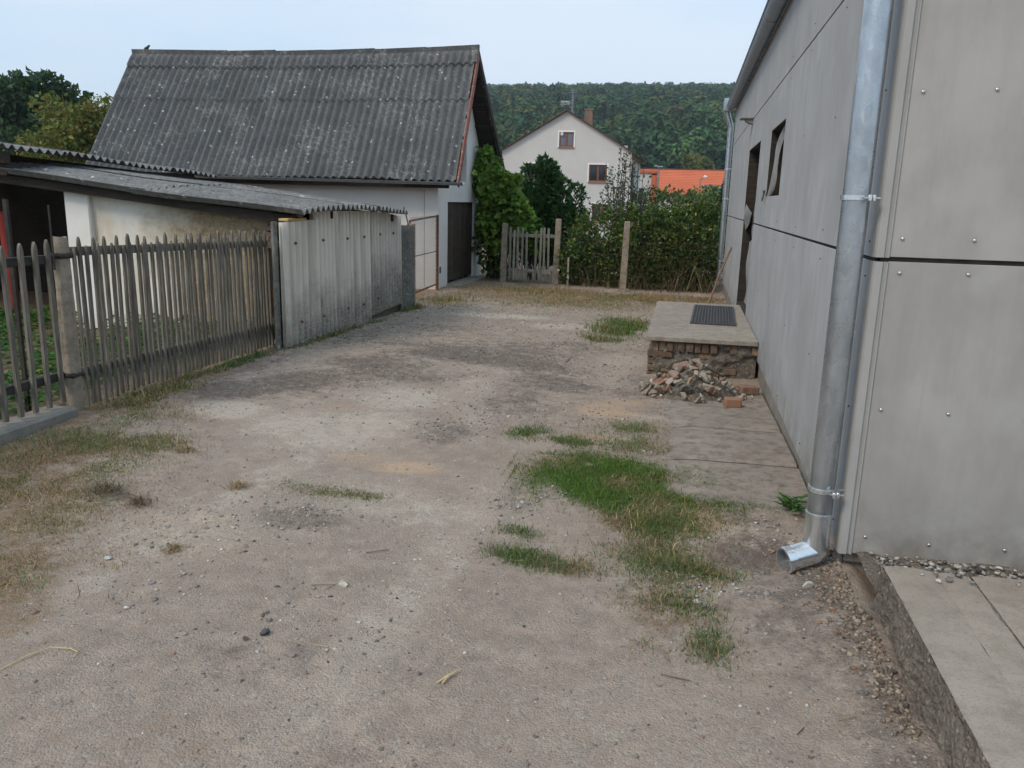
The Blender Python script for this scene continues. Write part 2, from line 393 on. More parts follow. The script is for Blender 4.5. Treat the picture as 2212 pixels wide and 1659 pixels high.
def mk_shedwall():
    n = N('stained_shed_plaster'); x = n.sep()[0]; z = n.sep()[2]
    c = n.mix(n.ramp(n.noise(2.5, 5), [(.3, 0), (.7, 1)]), (.76, .73, .66), (.82, .80, .73))
    c = n.mix(n.ramp(n.noise(2.2, 5, .6, n.vec((1, 1, .5))), [(.40, 0), (.66, .8)]), c, (.56, .42, .26))
    t = n.math('ADD', x, n.math('MULTIPLY', n.math('SUBTRACT', n.noise(2.4, 6, .7), .5), 1.6))
    t = n.math('ADD', t, n.math('MULTIPLY', n.ramp(z, [(0, 0), (1, .5)]), -.3))
    m = n.n('MapRange'); m.inputs[1].default_value = -5.85; m.inputs[2].default_value = -5.15; n.l(t, m.inputs[0])
    rough = n.mix(n.ramp(n.noise(20, 5, .7), [(.35, 0), (.65, 1)]), (.26, .20, .125), (.42, .32, .20))
    rough = n.mix(n.ramp(n.noise(34, 4, .7), [(.58, 0), (.66, .8)]), rough, (.56, .52, .45))
    rough = n.mix(n.ramp(n.noise(8, 4, .7), [(.52, 0), (.72, .7)]), rough, (.10, .095, .08))
    c = n.mix(m.outputs[0], c, rough); n.base(c, .95)
    n.bump(n.math('MULTIPLY', n.noise(35, 5, .7), n.math('ADD', m.outputs[0], .15)), .8, .012); return n.m
M['shedwall'] = mk_shedwall(); M['whitewash'] = mk_plaster('white_limewash', (.80, .78, .73), (.85, .83, .79), (.62, .56, .46), .4)
def mk_brick(name, c1, c2, c3):
    n = N(name); r = n.rand()
    c = n.mix(r, c1, c2); c = n.mix(n.ramp(n.noise(14, 5, .65), [(.38, 0), (.62, .85)]), c, c3)
    n.base(c, .92).bump(n.noise(60, 4, .7), .7, .005); return n.m
M['brick'] = mk_brick('weathered_brick', (.20, .085, .055), (.30, .15, .095), (.26, .225, .19))
M['brick_old'] = mk_brick('sooty_step_brick', (.17, .10, .07), (.33, .24, .14), (.08, .07, .06)); M['brick_new'] = mk_brick('clean_orange_brick', (.33, .15, .085), (.35, .16, .09), (.26, .19, .145))
M['mortar'] = mottled('crumbling_mortar', (.09, .08, .068), (.18, .16, .13), 14, (.30, .28, .24), 35, bump=.9, bscale=40, bd=.02)
M['rubber'] = mottled('dark_rubber', (.05, .053, .057), (.08, .083, .088), 20, rough=.6)
M['foil'] = mottled('torn_grey_membrane', (.23, .225, .22), (.31, .305, .30), 7, (.16, .155, .15), 18, rough=.6, bump=.2)
M['void'] = mottled('unlit_room', (.05, .045, .04), (.07, .06, .055), 4)
M['house'] = mk_plaster('grey_house_render', (.52, .512, .50), (.565, .558, .545), (.46, .452, .44), .5, .6)
M['white'] = mottled('white_paint', (.72, .72, .70), (.78, .78, .76), 8, bump=0)
M['brownframe'] = mottled('brown_window_wood', (.17, .065, .035), (.24, .10, .055), 12, bump=0)
def mk_glass(name, c):
    n = N(name); n.base(c, .08); n.b.inputs['Specular IOR Level'].default_value = .6; return n.m
M['glass'] = mk_glass('window_glass', (.02, .024, .03)); M['curtain'] = mk_glass('window_glass_with_blind', (.12, .14, .18))
M['eaves'] = mottled('brown_metal_roof', (.075, .036, .032), (.10, .05, .043), 3, bump=0)
def mk_tiles():
    n = N('orange_roof_tiles'); c = n.mix(n.ramp(n.noise(.5, 5), [(.3, 0), (.7, 1)]), (.50, .135, .062), (.60, .17, .08))
    c = n.mix(n.ramp(n.noise(6, 3, .6), [(.5, 0), (.8, .35)]), c, (.40, .10, .05)); n.base(c, .8); return n.m
M['tiles'] = mk_tiles()
M['greyroof'] = mottled('grey_shingle', (.10, .10, .11), (.15, .15, .155), 3)
M['bark'] = mottled('bark', (.06, .048, .038), (.11, .09, .072), 10, bump=.8, bscale=25, bd=.02)
M['twig'] = mottled('dry_twigs', (.16, .115, .075), (.26, .20, .14), 10, bump=0)
M['straw'] = mottled('dry_straw', (.50, .39, .20), (.60, .48, .27), 30, bump=0)
M['red'] = mottled('faded_red_paint', (.27, .035, .025), (.33, .055, .04), 8)
M['hill'] = mottled('hill_soil_and_undergrowth', (.025, .045, .02), (.05, .075, .03), .05)
M['field'] = mottled('yard_grass', (.05, .09, .025), (.10, .12, .04), .5)
M['lampgrey'] = mottled('grey_lamp_housing', (.20, .20, .20), (.26, .26, .26), 8)
M['cable'] = N('black_cable').base((.03, .03, .03), .6).m
M['pipe_dark'] = mk_zinc('weathered_zinc_gutter', (.22, .25, .28), (.30, .33, .36), .5)
M['bird'] = mottled('bird_feathers', (.035, .03, .03), (.07, .06, .055), 60, bump=0)

# ------------------------------------------------------------------ ground
def blob(x, y, cx, cy, rx, ry, rot=0, k=.9, seed=3):
    c, s = math.cos(rot), math.sin(rot); dx, dy = x-cx, y-cy
    a = (dx*c+dy*s)/rx; b = (-dx*s+dy*c)/ry
    d = np.sqrt(a*a+b*b)+(fbm(x*2.3, y*2.3, seed, 3)-.5)*k
    return np.clip(1.45-d*1.1, 0, 1)
def masks(x, y):
    nz = fbm(x*1.3, y*1.3, 21, 4)
    dark = np.zeros_like(x); grs = np.zeros_like(x); pale = np.zeros_like(x); orn = np.zeros_like(x)
    D = [(-2.6, 6.4, 1.1, .35, .45, .6), (-1.9, 8.2, 1.6, .3, .15, .6), (-.9, 8.9, .7, .3, 0, .45), (-.3, 6.8, .5, .3, 0, .4), (-.75, 3.9, .12, .5, 0, .4), (.3, 3.9, .3, .25, 0, .5), (.5, 2.9, .25, .5, 0, .5), (-3.35, 5.5, .45, .45, 0, .75), (-3.0, 6.0, .6, .5, .6, .75), (-2.7, 6.8, .55, .6, .5, .75), (-2.2, 7.8, .7, .55, .2, .8),
         (-1.5, 7.7, .7, .5, 0, .7), (-1.1, 6.9, .5, .5, 0, .6), (.42, 3.5, .33, .22, .1, .8), (.62, 3.25, .16, .4, 0, .7), (.7, 2.6, .14, .8, 0, .6),
         (-1.45, 4.95, .25, .35, 0, .55), (-1.25, 6.0, .35, .6, 0, .5), (-3.75, 6.2, .25, 1.4, 0, .55), (-3.5, 8.6, .3, 1.6, 0, .45), (-2.8, 9.2, .7, .6, 0, .4),
         (-1.7, 3.32, .3, .14, 0, .55), (.35, 4.5, .35, .6, 0, .5), (-2.75, 3.35, .2, .12, 0, .7), (.3, 6.4, .5, .5, 0, .5), (-.2, 7.3, .35, .5, 0, .5),
         (-1.0, 2.2, .7, .18, .2, .3), (-.6, 1.75, .6, .2, .2, .35), (-1.6, 8.6, 1.0, .4, .1, .5)]
    for i, (a, b, c, d, r, w) in enumerate(D): dark = np.maximum(dark, w*blob(x, y, a, b, c, d, r, seed=30+i % 5))
    P = [(-2.2, 4.75, .75, .55, .3, .6), (-2.0, 5.7, .5, .5, 0, .6), (-3.1, 5.0, .4, .25, 0, .7), (-1.3, 3.6, .9, .4, 0, .45), (-2.2, 3.1, .7, .5, .2, .4),
         (-2.56, 11.0, .9, .35, 0, .7), (-1.5, 10.3, .6, .35, .2, .55), (-.6, 8.3, .6, .8, 0, .4), (-1.6, 6.2, .3, 1.6, .25, .4), (-.1, 5.9, .4, .2, 0, .4), (0, 2.0, .8, .5, 0, .25)]
    P += [(-2.15, 3.6, .22, 2.4, -.06, .42), (-.95, 3.2, .2, 2.0, -.05, .38), (-1.55, 7.2, .25, 1.8, -.08, .35), (-.55, 7.6, .22, 1.6, 0, .35)]
    for i, (a, b, c, d, r, w) in enumerate(P): pale = np.maximum(pale, w*blob(x, y, a, b, c, d, r, seed=40+i % 5))
    O = [(-1.46, 4.14, .3, .13, 0, .8), (-1.8, 4.3, .35, .2, 0, .6), (-.54, 6.0, .3, .4, 0, .7), (-.45, 5.12, .3, .3, 0, .6), (.18, 3.82, .16, .18, 0, .8),
         (-.4, 6.4, .3, .25, 0, .6), (-2.2, 3.2, .4, .2, 0, .35), (-2.4, 5.3, .4, .25, 0, .4), (-1.8, 2.9, .5, .2, 0, .3), (-.9, 1.7, .8, .3, 0, .25)]
    for i, (a, b, c, d, r, w) in enumerate(O): orn = np.maximum(orn, w*blob(x, y, a, b, c, d, r, seed=50+i % 5))
    line = -3.1+.18*(y-3.6)+(nz-.5)*.9
    line = np.where(y > 4.6, -3.4-.25*(y-4.6)+(nz-.5)*.5, -2.45-.55*(y-2.4)*.9+(nz-.5)*1.0)
    grs = np.maximum(grs, .75*sst(.4, -.4, x-line)*(y > 1.5)*(x > -4.3))
    G = [(-.30, 4.15, .45, .45, 0, .6), (.05, 3.45, .3, .3, 0, .4), (-.6, 3.17, .2, .12, 0, .5), (0, 2.85, .25, .25, 0, .5), (-1.75, 3.66, .25, .1, 0, .5),
         (-.75, 10.6, .4, .9, 0, .6), (-2.0, 13.4, 2.4, 1.1, 0, .8), (-.2, 14.3, 1.5, .9, 0, .9), (-2.6, 14.6, 1.6, 1.3, 0, .95), (-3.8, 12.6, .5, .8, 0, .7), (-3.6, 14.8, .8, 1.5, 0, .8)]
    for i, (a, b, c, d, r, w) in enumerate(G): grs = np.maximum(grs, w*blob(x, y, a, b, c, d, r, seed=60+i % 5))
    beyond = sst(15.4, 16.4, y); grs = np.maximum(grs, beyond); grs = np.maximum(grs, sst(-4.1, -4.5, x))
    return dark, grs, pale, orn
def gtrue(x, y):
    x = np.asarray(x, float); y = np.asarray(y, float)
    near = sst(40, 20, np.abs(y))*sst(40, 20, np.abs(x))
    z = gz_base(x, y)
    z = z+near*((fbm(x*1.1, y*1.1, 5, 3)-.5)*.05+(fbm(x*5, y*5, 8, 3)-.5)*.018+(fbm(x*22, y*22, 12, 2)-.5)*.010)
    z = z-.045*np.exp(-(((x-.42)/.25)**2+((y-3.35)/.2)**2))
    z = z-.02*np.exp(-((x+2.2-.08*(y-4))/.3)**2)*sst(2, 4, y)*sst(12, 8, y)-.02*np.exp(-((x+.75)/.28)**2)*sst(6, 8, y)*sst(13, 10, y)
    z = z+.03*np.exp(-((x-.74)/.13)**2)*sst(3.1, 2.9, y)*(y > 1)*(.4+fbm(x*6, y*6, 9, 2))
    z = z-.03*sst(-.1, .12, x)*sst(4.0, 4.3, y)*sst(7.4, 7.2, y)
    z = z-.05*sst(.80, .86, x)*(y > 0)*(y < 17)
    return z
def axis(lo, segs, hi):
    a = [lo]
    for (end, st) in segs:
        n = max(1, int(round((end-a[-1])/st))); a += list(np.linspace(a[-1], end, n+1)[1:])
    return np.array(a)
def mk_ground_mesh():
    gx = axis(-1200, [(-400, 400), (-100, 75), (-30, 14), (-12, 2), (-5, .35), (1.0, .036), (3, .25), (12, 1.5), (60, 8), (200, 35), (1200, 250)], 0)
    gy = axis(-1200, [(-200, 250), (-30, 28), (-4, 3), (1.2, .4), (8.2, .036), (15.6, .08), (19, .25), (50, 1.6), (200, 15), (400, 50), (1200, 200)], 0)
    X, Y = np.meshgrid(gx, gy, indexing='ij'); Z = gtrue(X, Y)
    d, g, p, o = masks(X, Y)
    V = np.stack([X, Y, Z], -1).reshape(-1, 3); nx, ny = X.shape
    i = np.arange(nx-1)[:, None]*ny+np.arange(ny-1)[None, :]
    F = np.stack([i, i+ny, i+ny+1, i+1], -1).reshape(-1, 4)
    col = np.stack([d, g, p, o], -1).reshape(-1, 4)
    me = np_mesh('ground', V, F, col, True); ob = link('ground', me, M['ground'])
    tag(ob, 'worn dirt and gravel yard with sandy and dark patches', None, None, 'structure')
mk_ground_mesh()

# ------------------------------------------------------------------ wooded hill
def hz(x, y):
    x = np.asarray(x, float); y = np.asarray(y, float)
    a = x/np.maximum(y, 1)
    side = sst(-.62, -.36, a)
    t = np.clip((y-230)/470, 0, 1.6)
    prof = 9*sst(120, 235, y)+84*(t**.9)*(1-.10*t) - 120*np.clip(t-1, 0, 1)
    return -1.2+side*prof*(1+.0*x)+side*6*(fbm(x/90, y/90, 71, 3)-.5)*sst(200, 400, y)
def mk_hill():
    gx = np.linspace(-520, 420, 70); gy = np.linspace(110, 900, 60)
    X, Y = np.meshgrid(gx, gy, indexing='ij'); Z = hz(X, Y)-.4
    V = np.stack([X, Y, Z], -1).reshape(-1, 3); nx, ny = X.shape
    i = np.arange(nx-1)[:, None]*ny+np.arange(ny-1)[None, :]
    F = np.stack([i, i+ny, i+ny+1, i+1], -1).reshape(-1, 4)
    link('hill', np_mesh('hill', V, F, None, True), M['hill'])['kind'] = 'structure'
mk_hill()
def unit(n, rs=RS):
    v = rs.normal(size=(n, 3)); return v/np.linalg.norm(v, axis=1, keepdims=True)
def crown_template(rs, n, conifer=False):
    """leaf clumps of one far tree in unit size: triangles facing outwards, each with a random tone"""
    if conifer:
        h = rs.rand(n)**.8; ang = rs.rand(n)*6.283; r = (1-h)*.30*(.55+.45*rs.rand(n))
        P = np.stack([r*np.cos(ang), r*np.sin(ang), .12+h*1.0], 1); Nn = np.stack([np.cos(ang), np.sin(ang), 0*h+.3], 1); s = .05+.05*(1-h)
    else:
        k = 6; C = unit(k, rs)*np.array([.30, .30, .24])+np.array([0, 0, .62]); Rr = .22+.14*rs.rand(k)
        j = rs.randint(k, size=n); d = unit(n, rs); d[:, 2] = np.abs(d[:, 2])*1.0-.25*rs.rand(n)
        P = C[j]+d*Rr[j][:, None]*(.82+.25*rs.rand(n))[:, None]; Nn = d; s = .034+.034*rs.rand(n)
    Nn = Nn+rs.normal(size=(n, 3))*.45; Nn /= np.linalg.norm(Nn, axis=1, keepdims=True)
    t = np.cross(Nn, unit(n, rs)); t /= np.linalg.norm(t, axis=1, keepdims=True); b = np.cross(Nn, t)
    s = np.asarray(s)[:, None]*np.ones((n, 1))
    tri = np.stack([P+t*s*1.3, P-t*s*.8+b*s, P-t*s*.7-b*s*1.1], 1)
    clump_tone = np.clip(.62+.38*rs.rand(n), 0, 1)  # tone differs at random from clump to clump
    return tri, clump_tone
def mk_forest():
    rs = np.random.RandomState(5)
    T = [crown_template(rs, 300) for _ in range(7)]; C = [crown_template(rs, 200, True) for _ in range(3)]
    pts = []
    y = 236.0
    while y < 735:
        step = 5.2+(y-236)*.0045
        lo, hi = -.50*y, .13*y+16
        xs = np.arange(lo, hi, step); xs = xs+rs.normal(size=len(xs))*step*.4
        pts += [(a, y+rs.normal()*step*.45) for a in xs]; y += step*1.05
    Vv = []; Cc = []
    for (x, y) in pts:
        if abs(x-1.2) < 0: continue
        z = float(hz(x, y))
        if z < 5: continue
        top = y > 680+30*rs.rand()
        con = (rs.rand() < (.55 if top and x < 0 else .03))
        tri, clump_tone = (C[rs.randint(3)] if con else T[rs.randint(7)])
        s = (rs.uniform(7.5, 15) if not con else rs.uniform(10, 14.5)); an = rs.rand()*6.28; ca, sa = math.cos(an), math.sin(an)
        q = tri.reshape(-1, 3)*s*np.array([1.0, 1.0, .95 if not con else 1])
        q = np.stack([q[:, 0]*ca-q[:, 1]*sa+x, q[:, 0]*sa+q[:, 1]*ca+y, q[:, 2]+z-.5-s*.18], 1)
        if con: base = np.array([.034, .075, .040])
        else:
            u = rs.rand()
            base = np.array([.042, .098, .030]) if u < .5 else np.array([.030, .080, .030]) if u < .72 else np.array([.066, .125, .032]) if u < .86 else np.array([.10, .125, .035]) if u < .975 else np.array([.13, .10, .04])
        base = base*(.55+.65*rs.rand())*1.15*(.7+.7*float(fbm(x/45, y/60, 88, 2)))
        c = base[None]*(clump_tone*(.75+.5*rs.rand(len(clump_tone))))[:, None]
        Vv.append(q); Cc.append(np.repeat(c, 3, 0))
    V = np.concatenate(Vv); Cl = np.concatenate(Cc); F = np.arange(len(V)).reshape(-1, 3)
    np_obj('forest', V, F, M['forest'], Cl, label='dense mixed forest covering the hillside behind the houses', cat='forest', kind='stuff')
mk_forest()

# ------------------------------------------------------------------ panel-clad building on the right
XW = .73; YF = 3.42
PY = YF+.045
def mk_hall():
    t = thing('panel_clad_hall', (2.5, 9.7, 0), 'long grey building clad in cement boards along the right side', 'building')
    mb = MB()
    B = lambda *a: mb.box(*a)
    x0, x1 = XW+.028, XW+.30
    for (a, b) in ((PY+.02, 7.2), (8.4, 9.6), (11.35, 15.97)): B(x0, x1, a, b, -.3, 3.28)
    B(x0+.001, x1, 7.2, 8.4, -.3, 1.59); B(x0+.001, x1, 7.2, 8.4, 2.2, 3.28); B(x0+.001, x1, 9.6, 11.35, 2.2, 3.28); B(x0+.001, x1, 9.6, 11.35, -.3, .22)
    B(x0+.002, 6.0, YF+.03, YF+.28, .02, 3.28); B(x1-.02, 6.0, 15.7, 15.96, -.3, 3.28); B(5.7, 5.99, YF+.28, 15.7, -.3, 3.28)
    build('wall_core', mb, M['plinth'], t)
    mb = MB(); mb.box(3.0, 3.1, 6, 12.5, 0, 3.2); mb.box(1.0, 3.0, 6.0, 6.1, 0, 3.2); mb.box(1.0, 3.0, 12.4, 12.5, 0, 3.2)
    build('inner_wall', mb, M['void'], t)
    mb = MB(); mb.box(XW-.02, 6.1, YF-.05, 16.05, 3.30, 3.42); build('roof', mb, M['greyroof'], t)
    # foundation
    mb = MB()
    def fn(u, v):
        y = PY+(15.98-PY)*u; return (XW+.035-.01*v+.012*(vnoise(y*9, v*7, 3)-.5), y, -.25+.40*v)
    mb.grid(260, 4, fn); mb.box(XW+.04, 1.2, PY+.01, 15.97, -.26, .14)
    build('plinth', mb, M['plinth'], t)
    # boards of the long side
    rows = [(.085, 1.296), (1.312, 2.570), (2.582, 3.262)]
    def board(y0, y1, z0, z1):
        g = .0018; y0 += g; y1 -= g
        me = MB(); jx = random.uniform(-.0012, .0012)
        me.box(XW+jx, XW+.012+jx, y0, y1, z0, z1, .0015); build('board', me, M['panel'], t)
    for a, b in ((PY, 5.35), (5.35, 8.86), (8.86, 9.6), (11.35, 13.6), (13.6, 15.98)): board(a, b, *rows[0])
    for a, b in ((PY, 4.82), (4.82, 7.2), (8.4, 9.6), (11.35, 13.6), (13.6, 15.98)): board(a, b, *rows[1])
    board(7.2, 8.4, 1.312, 1.588); board(7.2, 8.4, 2.202, 2.570); board(9.6, 11.35, 2.202, 2.570)
    for a, b in ((PY, 4.82), (4.82, 8.4), (8.4, 11.35), (11.35, 13.6), (13.6, 15.98)): board(a, b, *rows[2])
    # battens showing dark in the joints
    mb = MB(); mb.box(XW+.013, XW+.03, PY, 9.6, 1.27, 1.34); mb.box(XW+.013, XW+.03, 11.35, 15.97, 1.27, 1.34); mb.box(XW+.013, XW+.03, PY, 15.97, 2.55, 2.60)
    mb.box(XW+.03, 4.2, YF+.013, YF+.03, 1.25, 1.36)
    build('joint_batten', mb, M['iron'], t)
    # front boards
    for (a, b) in ((.782, 2.03), (2.034, 3.28), (3.284, 4.5)):
        for k, (z0, z1) in enumerate(((.070, 1.300), (1.318, 2.572), (2.584, 3.262))):
            me = MB(); q = random.uniform(-.001, .001); me.box(a, b, YF+q, YF+.012+q, z0, z1, .0015); build('board', me, M['panel_end'], t)
    # corner trim, cut at the board joints like the boards
    prof = [(XW+.024, PY-.002), (XW-.003, PY-.002), (XW-.004, YF+.004), (XW+.002, YF-.006), (XW+.030, YF-.007), (XW+.034, YF+.002), (XW+.042, YF+.002), (XW+.046, YF-.006), (XW+.0505, YF-.006), (XW+.0505, YF+.02), (XW+.024, YF+.02)]
    for (z0, z1) in ((.065, 1.298), (1.315, 2.571), (2.583, 3.262)):
        me = MB(); me.prism(prof, 'z', z0, z1); build('corner_trim', me, M['trim'], t)
    # screws
    sm = MB(); prf = [(.0072, 0), (.0072, .002), (.0058, .0045), (.003, .0058), (0.0006, .006)]
    n = 10
    vs = [(r*math.cos(6.2832*k/n), r*math.sin(6.2832*k/n), h) for (r, h) in prf for k in range(n)]
    fs = [(i*n+k, i*n+(k+1) % n, (i+1)*n+(k+1) % n, (i+1)*n+k) for i in range(len(prf)-1) for k in range(n)]
    sm.add(vs, fs); screw = mesh_of('screw', sm, M['steel'], True)
    for z in (1.935, 1.392, 1.254, .700, .150, 2.49):
        for x in (.822, 1.075, 1.36, 1.66, 1.97):
            place('screw', screw, t, (x+random.uniform(-.006, .006), YF-.001, z+random.uniform(-.008, .008)), (math.pi/2, 0, 0))
    scr2 = mesh_of('screw_small', MB().add([(v[0]*.55, v[1]*.55, v[2]*.7) for v in vs], fs), M['iron'], True)
    for z in (.16, .68, 1.235, 1.375, 1.96, 2.50, 2.66, 3.18):
        y = PY+.10
        while y < 15.8:
            if not ((7.1 < y < 8.5 and 1.5 < z < 2.3) or (9.5 < y < 11.45 and z < 2.25)):
                place('screw', scr2, t, (XW-.001, y+random.uniform(-.03, .03), z+random.uniform(-.01, .01)), (0, -math.pi/2, 0))
            y += 1.18
    # eave: flashing and gutter
    mb = MB(); mb.box(XW-.022, XW-.001, YF-.03, 16.0, 3.215, 3.275, .003); build('eave_flashing', mb, M['zinc'], t)
    mb = MB(); r = .075; cx = .640; cz = 3.262; ya, yb = YF-.14, 16.06
    prof = [(cx-r*math.cos(a), cz-r*math.sin(a)) for a in np.linspace(0, math.pi, 15)]
    rim = [(cx-r-.008*math.sin(a)+.0, cz+.008-.008*math.cos(a)) for a in np.linspace(0, 6.2, 7)]
    inn = [(cx-(r-.004)*math.cos(a), cz-(r-.004)*math.sin(a)) for a in np.linspace(math.pi, 0, 15)]
    poly = prof+inn; nn = len(poly); segs = 14
    for s in range(segs):
        y0 = ya+(yb-ya)*s/segs; y1 = ya+(yb-ya)*(s+1)/segs
        vs = [(p[0], y0, p[1]) for p in poly]+[(p[0], y1, p[1]) for p in poly]
        mb.add(vs, [(i, (i+1) % nn, nn+(i+1) % nn, nn+i) for i in range(nn)])
    mb.tube([(cx-r-.003, ya, cz+.002), (cx-r-.003, yb, cz+.002)], .010, 8)
    mb.prism(prof, 'y', ya-.003, ya); mb.prism(prof, 'y', yb, yb+.003)
    build('gutter', mb, M['gutter'], t, smooth='auto')
    for k in range(4):
        y = 5.6+k*2.9; me = MB(); pr = [(cx-(r+.004)*math.cos(a), cz-(r+.004)*math.sin(a)) for a in np.linspace(0, math.pi, 15)]+[(cx-(r+.001)*math.cos(a), cz-(r+.001)*math.sin(a)) for a in np.linspace(math.pi, 0, 15)]
        nn = len(pr); me.add([(p[0], y, p[1]) for p in pr]+[(p[0], y+.035, p[1]) for p in pr], [(i, (i+1) % nn, nn+(i+1) % nn, nn+i) for i in range(nn)])
        build('gutter_joint', me, M['zinc'], t)
    # window opening with a torn membrane
    w = MB(); w.box(XW+.004, XW+.25, 7.19, 7.205, 1.59, 2.2); w.box(XW+.004, XW+.25, 8.395, 8.41, 1.59, 2.2); w.box(XW+.004, XW+.25, 7.206, 8.394, 1.582, 1.594); w.box(XW+.004, XW+.25, 7.206, 8.394, 2.196, 2.206)
    win = build('window', w, M['darkwood'], t)
    w = MB(); X = XW+.17
    w.box(X, X+.05, 7.206, 7.26, 1.6, 2.19, .004); w.box(X, X+.05, 8.34, 8.394, 1.6, 2.19, .004); w.box(X+.001, X+.05, 7.26, 8.34, 1.6, 1.655, .004); w.box(X+.001, X+.05, 7.26, 8.34, 2.135, 2.19, .004); w.box(X+.002, X+.049, 7.78, 7.82, 1.655, 2.135, .004)
    build('frame', w, M['brownframe'], win)
    w = MB(); w.box(X+.02, X+.026, 7.26, 8.34, 1.655, 2.135); build('pane', w, M['glass'], win)
    def sheet(fn, name, par, nu=16, nv=20):
        m = MB(); m.grid(nu, nv, fn); o = build(name, m, M['foil'], par, smooth=True, fix=False)
        return o
    # membrane torn down the middle: near half still fixed to the jamb, far half hanging folded
    def f1(u, v):
        c = 7.46+.78*v+.05*math.sin(v*6); w_ = .44-.16*v+.10*math.sin(v*7+.5)+.10*(float(vnoise(v*10, .5, 4))-.5)
        return (XW+.045-.020*math.sin(u*6+v*5)-.03*v, c+(u-.5)*w_, 2.18-.56*v-.05*math.sin(u*4))
    sheet(f1, 'torn_membrane', t)
    def f2(u, v):
        w_ = .16+.10*math.sin(v*6)+.12*(float(vnoise(v*8, 2.5, 4))-.5)
        return (XW+.075-.012*math.sin(u*7+v*5), 7.21+u*w_, 2.19-.58*v)
    sheet(f2, 'torn_membrane', t)
    def f3(u, v):
        return (XW-.020-.012*math.cos(u*6.28)-.012*v, 8.40+.035*math.sin(u*6.28)+.04*v, 1.64-.09*v+.015*math.sin(u*12))
    sheet(f3, 'torn_membrane', t, 10, 6)
    # doorway
    d = MB(); d.box(XW+.004, XW+.26, 9.585, 9.603, .2, 2.2); d.box(XW+.004, XW+.26, 11.347, 11.365, .1, 2.2); d.box(XW+.004, XW+.26, 9.604, 11.346, 2.194, 2.206); d.box(XW+.01, XW+.26, 9.604, 11.346, .12, .232)
    door = build('doorway', d, M['darkwood'], t)  # dark lining colour stands in for the shade inside the door gap
    d = MB(); X = XW+.19
    d.box(X, X+.045, 9.61, 10.47, .24, 2.19, .004); d.box(X+.003, X+.044, 10.48, 11.34, .24, 2.19, .004)
    build('door_leaf', d, M['darkwood'], door)
    d = MB(); d.tube([(X, 10.40, 1.2), (X-.05, 10.40, 1.2), (X-.05, 10.28, 1.2)], .009, 8); build('handle', d, M['steel'], door)
    def g1(u, v):
        return (XW+.10-.02*math.sin(v*6+u*3), 9.64+u*(1.0+.35*math.sin(v*3)), 2.16-v*.95-.25*u*v+.03*math.sin(v*11+u*4))
    sheet(g1, 'torn_membrane', t)
    def g2(u, v):
        y = 11.34-u*(1.25*(1-v)**1.2+.10); return (XW+.02-.02*math.sin(v*4+u*2), y, 1.52-.34*v-.10*u*(1-v))
    sheet(g2, 'torn_membrane', t)
    def g3(u, v):
        return (XW+.07+.018*math.sin(v*7+u*2), 9.64+u*(1.50-.25*math.sin(v*3.0)), 1.25-1.0*v-.22*u*(1-v))
    sheet(g3, 'torn_membrane', t)
    return t
mk_hall()

def ring(mb, c, r0, r1, h, n=20):
    vs = []
    for (r, z) in ((r0, -h/2), (r1, -h/2), (r1, h/2), (r0, h/2)):
        vs += [(c[0]+r*math.cos(6.2832*k/n), c[1]+r*math.sin(6.2832*k/n), c[2]+z) for k in range(n)]
    fs = [(i*n+k, i*n+(k+1) % n, ((i+1) % 4)*n+(k+1) % n, ((i+1) % 4)*n+k) for i in range(4) for k in range(n)]
    mb.add(vs, fs)
def downpipe(x, y, z0, z1, clamps, label, out, top=None, n=28):
    t = thing('downpipe', (x, y, gz(x, y)), label, 'downpipe', 'zinc downpipes of the clad building')
    mb = MB(); pts = [(x, y, z0)]+[(x, y, z0+(z1-z0)*k/8) for k in range(1, 9)]
    if top: pts += top
    mb.tube(pts, .0515, n, True); build('pipe', mb, M['zinc'], t, smooth='auto')
    mb = MB(); mb.tube([(x, y, z0+.005), (x, y, z0-.14)], [.0538, .0538], n); build('lower_pipe', mb, M['zinc_new'], t, smooth='auto')
    mb = MB(); ring(mb, (x, y, z0+.004), .0515, .0565, .012, n); build('sleeve', mb, M['zinc_new'], t)
    for z in clamps:
        mb = MB(); ring(mb, (x, y, z), .051, .0575, .018, n)
        mb.box(x+.03, x+.042, y-.085, y-.055, z-.012, z+.012, .002); mb.box(x+.046, x+.058, y-.080, y-.050, z-.012, z+.012, .002)
        mb.tube([(x+.018, y-.07, z), (x+.075, y-.066, z)], .004, 6); mb.tube([(x+.06, y+.0, z), (XW+.01, y+.0, z)], .005, 6)
        build('clamp', mb, M['zinc_new'], t, smooth='auto')
    # mitred shoe
    a = Vector((x, y, z0-.12)); b = Vector((x, y, out.z+.03)); d = (out-b); d.normalize()
    mb = MB(); p = [a, b-Vector((0, 0, -.012)), b+d*.012, out]
    mb.tube(p, .0548, n, False)
    build('outlet_shoe', mb, M['zinc_new'], t, smooth='auto')
    mb = MB()
    e = d; q = e.cross(Vector((0, 0, 1))).normalized(); u = q.cross(e)
    vs = []
    for (r, s) in ((.0515, 0), (.0595, 0), (.0595, -.008), (.0515, -.06)):
        vs += [out+e*s+(q*math.cos(6.2832*k/n)+u*math.sin(6.2832*k/n))*r for k in range(n)]
    mb.add(vs, [(i*n+k, i*n+(k+1) % n, (i+1)*n+(k+1) % n, (i+1)*n+k) for i in range(3) for k in range(n)])
    build('outlet_rim', mb, M['zinc_new'], t, smooth='auto')
    return t
downpipe(.640, 3.45, .22, 3.16, (1.54, .335), 'near zinc downpipe with bright shoe at the building corner', Vector((.508, 3.385, .018)))
